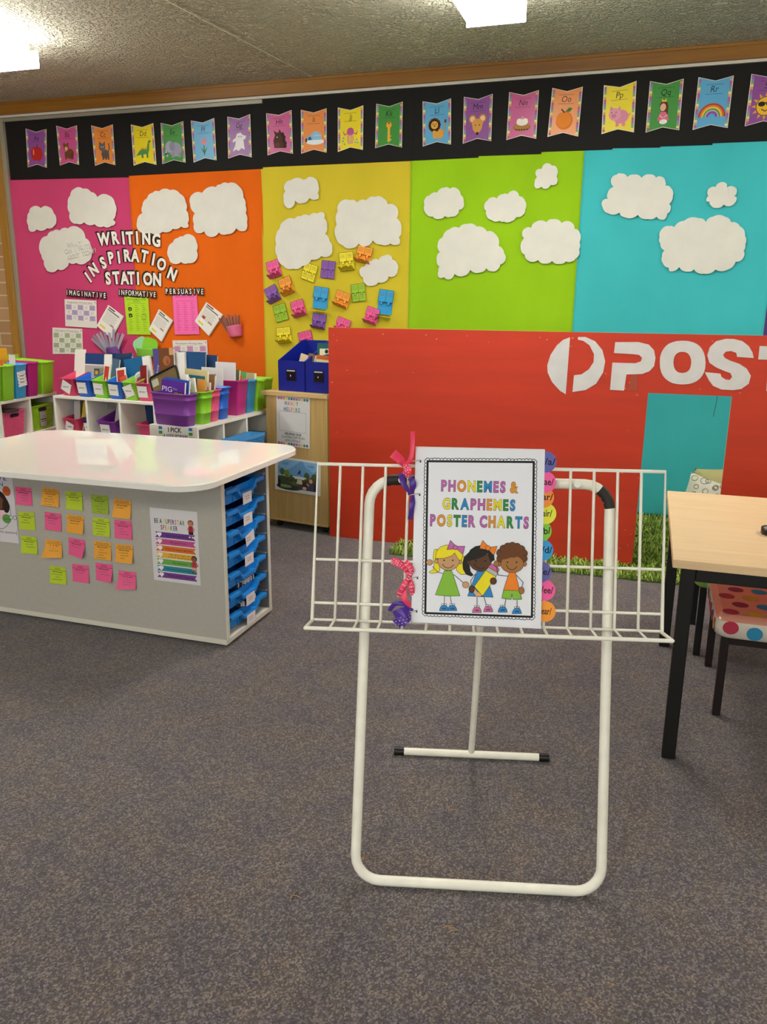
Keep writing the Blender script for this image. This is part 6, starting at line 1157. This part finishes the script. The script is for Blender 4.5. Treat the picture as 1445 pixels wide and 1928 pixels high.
def stool(label, x0, y0, w, d, legm, h, pad, edge, dots, name='padded_stool'):
    t = thing(name, label, 'stool', (x0 + w / 2, y0 + d / 2, 0), group='padded stools at the student table')
    hw, hd = w / 2, d / 2
    for sx in (-1, 1):
        for sy in (-1, 1):
            b = MB(); b.box(sx * (hw - .022) - .0125, sx * (hw - .022) + .0125, sy * (hd - .022) - .0125, sy * (hd - .022) + .0125, .002, h - .002, legm); b.build('leg', t, bevel=.002)
    b = MB(); b.box(-hw + .035, hw - .035, -hd + .012, -hd + .032, h - .028, h - .003, legm); b.box(-hw + .035, hw - .035, hd - .032, hd - .012, h - .028, h - .003, legm); b.build('seat_frame', t)
    ZH = .078
    g = MB()
    def ringz(ins, z): return [(x, y, h + z) for x, y in rrect(w + .03 - 2 * ins, d + .03 - 2 * ins, .035, 5)]
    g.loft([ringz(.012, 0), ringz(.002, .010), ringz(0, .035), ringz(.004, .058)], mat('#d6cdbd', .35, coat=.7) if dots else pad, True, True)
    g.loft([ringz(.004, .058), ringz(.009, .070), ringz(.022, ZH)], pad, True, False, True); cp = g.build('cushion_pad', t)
    if dots:
        R_ = random.Random(3); cs = ['#b5304a', '#2a86ac', '#c9707c', '#d9a03c', '#b9a0b0', '#9a2f4c', '#d98a78']
        s = Sheet(lambda x, y, hh: (x, -hd - .0165 - hh * .5, h + y)); s.h = .001
        for k in range(7): s.circ(-hw + .03 + k * .072, .028 + .012 * (k % 2 == 0), .024, ['#b5304a', '#2a86ac', '#c9707c', '#d9a03c', '#b5304a', '#2a86ac', '#c9707c'][k], .022, keep=True)
        s.build('dot_print', cp, kind='stuff')
        s = Sheet(lambda x, y, hh: (x, y, h + ZH + .0006)); s.h = .0
        k = 0
        for j in range(5):
            for i in range(6):
                xx = -hw + .03 + i * .075 + (j % 2) * .036; yy = -hd + .03 + j * .078
                if abs(xx) > hw - .03 or abs(yy) > hd - .03: continue
                s.circ(xx, yy, .026, cs[(k * 3 + j) % 7], keep=True); k += 1
        s.build('dot_print', cp, kind='stuff')
        s = Sheet(lambda x, y, hh: (-hw - .0168 , x, h + y)); s.h = 0
        for k in range(5): s.circ(-hd + .04 + k * .075, .03, .023, cs[(k * 2 + 3) % 7], .02, keep=True)
        s.build('dot_print', cp, kind='stuff')
    return t
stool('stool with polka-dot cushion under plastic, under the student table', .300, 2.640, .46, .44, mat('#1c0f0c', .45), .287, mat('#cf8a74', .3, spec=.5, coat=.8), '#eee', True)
stool('stool with a lime green pad at the back of the student table', .262, 3.130, .46, .38, mat('#0f0e0c', .45), .287, mat('#8fb84a', .4, coat=.4), '#eee', False)

# ================================================================== easel stand with wire rack
EZ, ER, TILT = (-.271, 1.58, .012), math.radians(14.1448), math.radians(-12)
CREAM = mat('#efecdc', .35, spec=.45, noise=((25, 25, 25), .05))
es = thing('chart_easel', 'cream white tubular easel with a wire rack, chipped paint at its top', 'easel', (EZ[0], EZ[1], 0), ER)
ct, st = math.cos(-TILT), math.sin(-TILT)
def E3(u_, v, n=0.0): return (u_, v * st - n * ct, .0125 + v * ct + n * st)     # n = towards the room
def bend(c, r_, a0, a1, k=6): return [(c[0] + r_ * math.cos(math.radians(a0 + (a1 - a0) * i / k)), c[1] + r_ * math.sin(math.radians(a0 + (a1 - a0) * i / k))) for i in range(k + 1)]
lp = bend((-.225, .058), .058, 180, 270) + bend((.226, .058), .058, 270, 360) + bend((.216, .878), .058, 0, 90) + bend((-.212, .878), .058, 90, 180)
b = MB(); b.tube([E3(*p) for p in lp], .0118, CREAM, 14, True); b.build('tube_frame', es)
DKP = mat('#2a2622', .6)
b = MB(); b.tube([E3(*p) for p in bend((-.212, .878), .058, 112, 90)] + [E3(-.10, .936)], .0122, DKP, 14); b.build('paint_chip', es)
b = MB(); b.tube([E3(*p) for p in bend((.216, .878), .058, 55, 5)], .0122, DKP, 14); b.build('paint_chip', es)
RB = .567
bar = [(-.220, RB, .0125), (.238, RB, .0125)]
b = MB(); b.tube([(-.195, RB, .0125), (.214, RB, .0125)], .0112, CREAM, 12); b.build('foot_bar', es)
for x0, x1 in ((-.222, -.192), (.211, .241)):
    b = MB(); b.tube([(x0, RB, .0125), (x1, RB, .0125)], .0125, mat('#0f0f0e', .4), 12); b.build('end_cap', es)
b = MB(); b.tube([(.010, RB, .02), (.010, RB - .012, .05), (.006, .22, .90)], .0092, CREAM, 12); b.tube([E3(-.03, .92, -.012), E3(.05, .92, -.012)], .008, CREAM, 10); b.build('rear_prop', es)
N0 = .020
rk = MB(); w1, w0 = .0042, .0033
VT, VB = .968, .609
UT = lambda v: .388 + .006 * (VT - v) / .36
rk.tube([E3(-UT(VB), VB, N0), E3(-UT(VT), VT, N0), E3(UT(VT), VT, N0), E3(UT(VB), VB, N0)], w1, CREAM, 10)
for k in range(1, 15):
    f = -1 + 2 * k / 15
    rk.tube([E3(f * UT(VT), VT, N0), E3(f * UT(VB), VB + .004, N0), E3(f * (UT(VB) + .006), VB - .006, N0 + .06)], w0, CREAM, 8)
for s_ in (-1, 1): rk.tube([E3(s_ * UT(VB), VB, N0), E3(s_ * (UT(VB) + .006), VB - .006, N0 + .062)], w1, CREAM, 10)
for v in (.750, .650, VB + .002): rk.tube([E3(-UT(v), v, N0 - .004), E3(UT(v), v, N0 - .004)], w0, CREAM, 8)
rk.tube([E3(-UT(VB) - .006, VB - .006, N0 + .062), E3(UT(VB) + .006, VB - .006, N0 + .062)], w1 * 1.1, CREAM, 10)
for u_ in (-.265, .265): rk.tube([E3(u_ * .74, .936, .0), E3(u_ * .74, .936, N0 + .003)], .008, CREAM, 8)
rk.build('wire_rack', es)

# ------------------------------------------------------------------ the chart book on the rack
ch = thing('chart_book', 'A3 chart book titled PHONEMES and GRAPHEMES POSTER CHARTS on the wire rack', 'chart book', EZ, rot=(TILT, 0, ER))
NC0 = .026; NF = .036
def loc(x, y, n): return (x, -n, y)
pg = MB(); 
for k in range(8):
    j = random.Random(k).uniform(-.0012, .0012)
    pg.box(-.1655 + j, .1195 + j, -(NC0 + k * .0011 + .0009), -(NC0 + k * .0011), .6165 + j, 1.0125 - .0004 * k, '#dedbd6')
pg.build('page_block', ch)
s = Sheet(lambda x, y, h: (x, -(NF - .001) - h, y))
PAGE = mat('#e3e4e8', .3, spec=.5)
s.base([(-.1665, .617), (.124, .6115), (.1205, 1.0115), (-.1655, 1.0095)], PAGE, .0008)
B0 = [(-.1384, .9796), (.0965, .9829), (.103, .638), (-.1348, .6385)]
INK = '#161413'
def lerp(a, c, t): return (a[0] + (c[0] - a[0]) * t, a[1] + (c[1] - a[1]) * t)
h0 = s.h
for a, c in zip(B0, B0[1:] + B0[:1]):
    L_ = math.hypot(c[0] - a[0], c[1] - a[1]); n = int(L_ / .0078)
    dx, dy = (c[0] - a[0]) / L_, (c[1] - a[1]) / L_; nx, ny = -dy, dx
    for k in range(n + 1):
        p = lerp(a, c, k / n); rr = random.Random(k * 13 + n).uniform(.0046, .0056)
        q = (p[0] + nx * .003, p[1] + ny * .003)
        s.h = h0; s.circ(q[0], q[1], rr, INK, n=12); s.h = h0 + .00008; s.circ(q[0], q[1], rr - .0015, PAGE, n=12)
s.h = h0 + .00025
s.loop(B0, .0052, INK); s.loop(B0, .0034, INK)
s.poly([lerp(lerp(B0[0], B0[2], .006), lerp(B0[1], B0[3], .006), 0) if k == 0 else (p[0] + (.0022 if p[0] < 0 else -.0022), p[1] + (.0022 if p[1] < .8 else -.0022)) for k, p in enumerate(B0)][0:0] or [(p[0] + (.0022 if p[0] < 0 else -.0022), p[1] + (.0022 if p[1] < .8 else -.0022)) for p in B0], PAGE)
MV, OR_, YE, GN, BL_ = '#b866a8', '#e0952a', '#e8da30', '#2f8a40', '#2f86c0'
OL = ('#3a3238', .024)
rainbow(s, 'PHONEMES &', -.0215, .926, .0225, .170, .034, [MV, MV, OR_, YE, GN, BL_, MV, MV, OR_], OL)
rainbow(s, 'GRAPHEMES', -.022, .886, .0225, .161, .034, [YE, GN, BL_, MV, MV, OR_, YE, GN, BL_], OL)
rainbow(s, 'POSTER CHARTS', -.0200, .848, .0235, .2185, .034, [MV, OR_, YE, GN, BL_, MV, MV, OR_, YE, GN, BL_, MV], OL)
for kind_, col, pts, o in ART:
    if kind_ == 'l': s.line(pts, .0013, INK)
    else:
        s.poly(pts, INK if col == 'k' else col)
        if o: s.loop(pts, .0009, INK)
s.build('cover', ch)
TABS = [('/a/', .1194, .984, .1467, '#5a5aa6'), ('/ae/', .1211, .9393, .1473, '#f2589c'), ('ar/', .1182, .9058, .1442, '#f08a22'), ('/air/', .1213, .8693, .1504, '#dfe02e'), ('b/', .1149, .8305, .1415, '#7cc42c'), ('/d/', .1211, .7876, .1465, '#2298d6'), ('/e/', .1189, .7387, .1444, '#5c5aa4'), ('/ee/', .1282, .6972, .1545, '#f2589c'), ('/ear/', .1291, .6496, .1566, '#f49a24')]
for k, (tx, x, y, xr, c) in enumerate(TABS):
    dpt = NF - .0016 - k * .0009
    s = Sheet(lambda a, b_, h, d=dpt: (a, -d - h, b_)); R_ = .0235; cx = xr - R_
    s.base([(cx + R_ * math.cos(j * math.pi / 16), y + R_ * math.sin(j * math.pi / 16)) for j in range(32)], mat(c, .4), .0005)
    s.text(tx, xr - .0015 - .0068 * len(tx) * .62, y + .001, .0145, '#15120f', bold=.015, width=min(.0078 * len(tx), .0265), rot=-2 if k != 4 else 8)
    s.build('tab', ch)
RING = mat('#cfccc4', .25, metal=.4)
for k, y in enumerate((.9801, .9053, .718, .6422)):
    b = MB(); pts = []
    for j in range(16):
        a = 2 * math.pi * j / 16; pts.append((-.1655 + .0125 * math.cos(a), -(NC0 + .006) - .0125 * math.sin(a), y + .002 * math.cos(a)))
    b.tube(pts, .0012, RING, 6, True); b.build('ring', ch)
    h = Sheet(lambda a, c, hh: (a, -(NF + .0002) - hh, c)); h.circ(-.1545, y - .0015, .0021, '#1c1a1a', n=10); h.build('punched_hole', ch)
# ribbons tied to the rings
def ribbon(pts, w, m, dots, par, seed, depth):
    r = random.Random(seed); g = MB()
    P3 = []
    n = len(pts)
    # smooth the path
    for k in range((n - 1) * 6 + 1):
        t = k / 6; i = min(int(t), n - 2); f = t - i
        p0, p1, p2, p3 = pts[max(i - 1, 0)], pts[i], pts[i + 1], pts[min(i + 2, n - 1)]
        q = [.5 * (2 * p1[j] + (p2[j] - p0[j]) * f + (2 * p0[j] - 5 * p1[j] + 4 * p2[j] - p3[j]) * f * f + (3 * p1[j] - p0[j] - 3 * p2[j] + p3[j]) * f ** 3) for j in (0, 1)]
        P3.append(q)
    N_ = len(P3); vs = []; ph = r.uniform(0, 3)
    dsp = []
    for k, p in enumerate(P3):
        a = P3[max(k - 1, 0)]; c = P3[min(k + 1, N_ - 1)]; dx, dy = c[0] - a[0], c[1] - a[1]; L_ = math.hypot(dx, dy) or 1
        nx, ny = -dy / L_, dx / L_; t = k / (N_ - 1); ww = w / 2 * (.35 + .65 * min(1, t * 3))
        tw = .5 * math.sin(t * 3 + ph); d = depth + .012 * math.sin(t * math.pi) + .002 * seed % .01
        for e in (-1, 0, 1): vs.append((p[0] + nx * ww * e * math.cos(tw), -(d + ww * e * math.sin(tw) + (.003 * (1 - abs(e)))), p[1] + ny * ww * e * math.cos(tw)))
        dsp.append((p, (nx, ny), ww, tw, d, (dx / L_, dy / L_)))
    fs = []
    for k in range(N_ - 1):
        for e in (0, 1): fs.append((k * 3 + e, k * 3 + e + 1, k * 3 + e + 4, k * 3 + e + 3))
    g.add(vs, fs, m, True)
    if dots:
        for k, (p, nn, ww, tw, d, tt) in enumerate(dsp):
            if k % 2: continue
            for e in ((-.6, 0, .6) if (k // 2) % 2 else (-.3, .3)):
                cx, cy = p[0] + nn[0] * ww * e * math.cos(tw), p[1] + nn[1] * ww * e * math.cos(tw); dd = d + ww * e * math.sin(tw) + .003 * (1 - abs(e)) + .0009
                g.add([(cx + .0011 * math.cos(j), -dd, cy + .0011 * math.sin(j)) for j in (0, 1.05, 2.1, 3.14, 4.19, 5.24)], [tuple(range(6))], mat('#f4dfe6', .5))
    return g
PKR, PUR = mat('#ee3a62', .35, spec=.5, sheen=.3), mat('#4a2190', .35, spec=.5, sheen=.3)
sd = 0
for key, m_, nm in (('pinkA', PKR, 0), ('purpA', PUR, 1), ('pinkB', PKR, 2), ('purpB', PUR, 3)):
    allm = MB()
    for j, pts in enumerate(RIBBONS[key]):
        sd += 1
        dots = {'pinkA': [0, 0, 1], 'purpA': [0, 0, 0], 'pinkB': [1, 1, 1, 1, 0], 'purpB': [0, 0, 1]}[key][j]
        wd = {'pinkA': [.021, .011, .020], 'purpA': [.013, .014, .012], 'pinkB': [.017, .013, .012, .013, .014], 'purpB': [.011, .026, .028]}[key][j]
        g = ribbon(pts, wd, m_, dots, ch, sd, NF - .004)
        for p, f, mm, sm in [(g.v, g.f, g.fm, g.fs)]:
            for fi, face in enumerate(f): pass
        o0 = len(allm.v); allm.v += g.v
        for fi, face in enumerate(g.f): allm.f.append([o0 + q for q in face]); allm.fm.append(allm.mi(g.m[g.fm[fi]])); allm.fs.append(g.fs[fi])
    k_ = RIBBONS[key][0][0]
    allm.tube([loc(k_[0] - .003, k_[1], NF - .002), loc(k_[0], k_[1] + .001, NF + .003), loc(k_[0] + .003, k_[1], NF - .002)], .0045, m_, 8)
    allm.build('ribbon', ch, label='pink ribbon' if m_ is PKR else 'purple ribbon')
# small bits of fluff and straw on the carpet
r = random.Random(21)
for k, (x, y) in enumerate(((-.62, 1.72), (-.55, 1.60), (-.66, 1.42), (-.40, 1.86), (-.30, 1.44))):
    g = MB()
    for j in range(3):
        a = r.uniform(0, 3.1); dx, dy = .012 * math.cos(a), .012 * math.sin(a); ox, oy = r.uniform(-.008, .008), r.uniform(-.008, .008)
        g.tube([(ox - dx, oy - dy, .002), (ox, oy, .004), (ox + dx, oy + dy, .002)], .0009, mat('#a8875c', .9), 5)
    g.build('carpet_lint', None, (x, y, 0), label='tiny tan shred of lint lying on the carpet inside the easel frame', cat='lint', group='lint on the carpet')
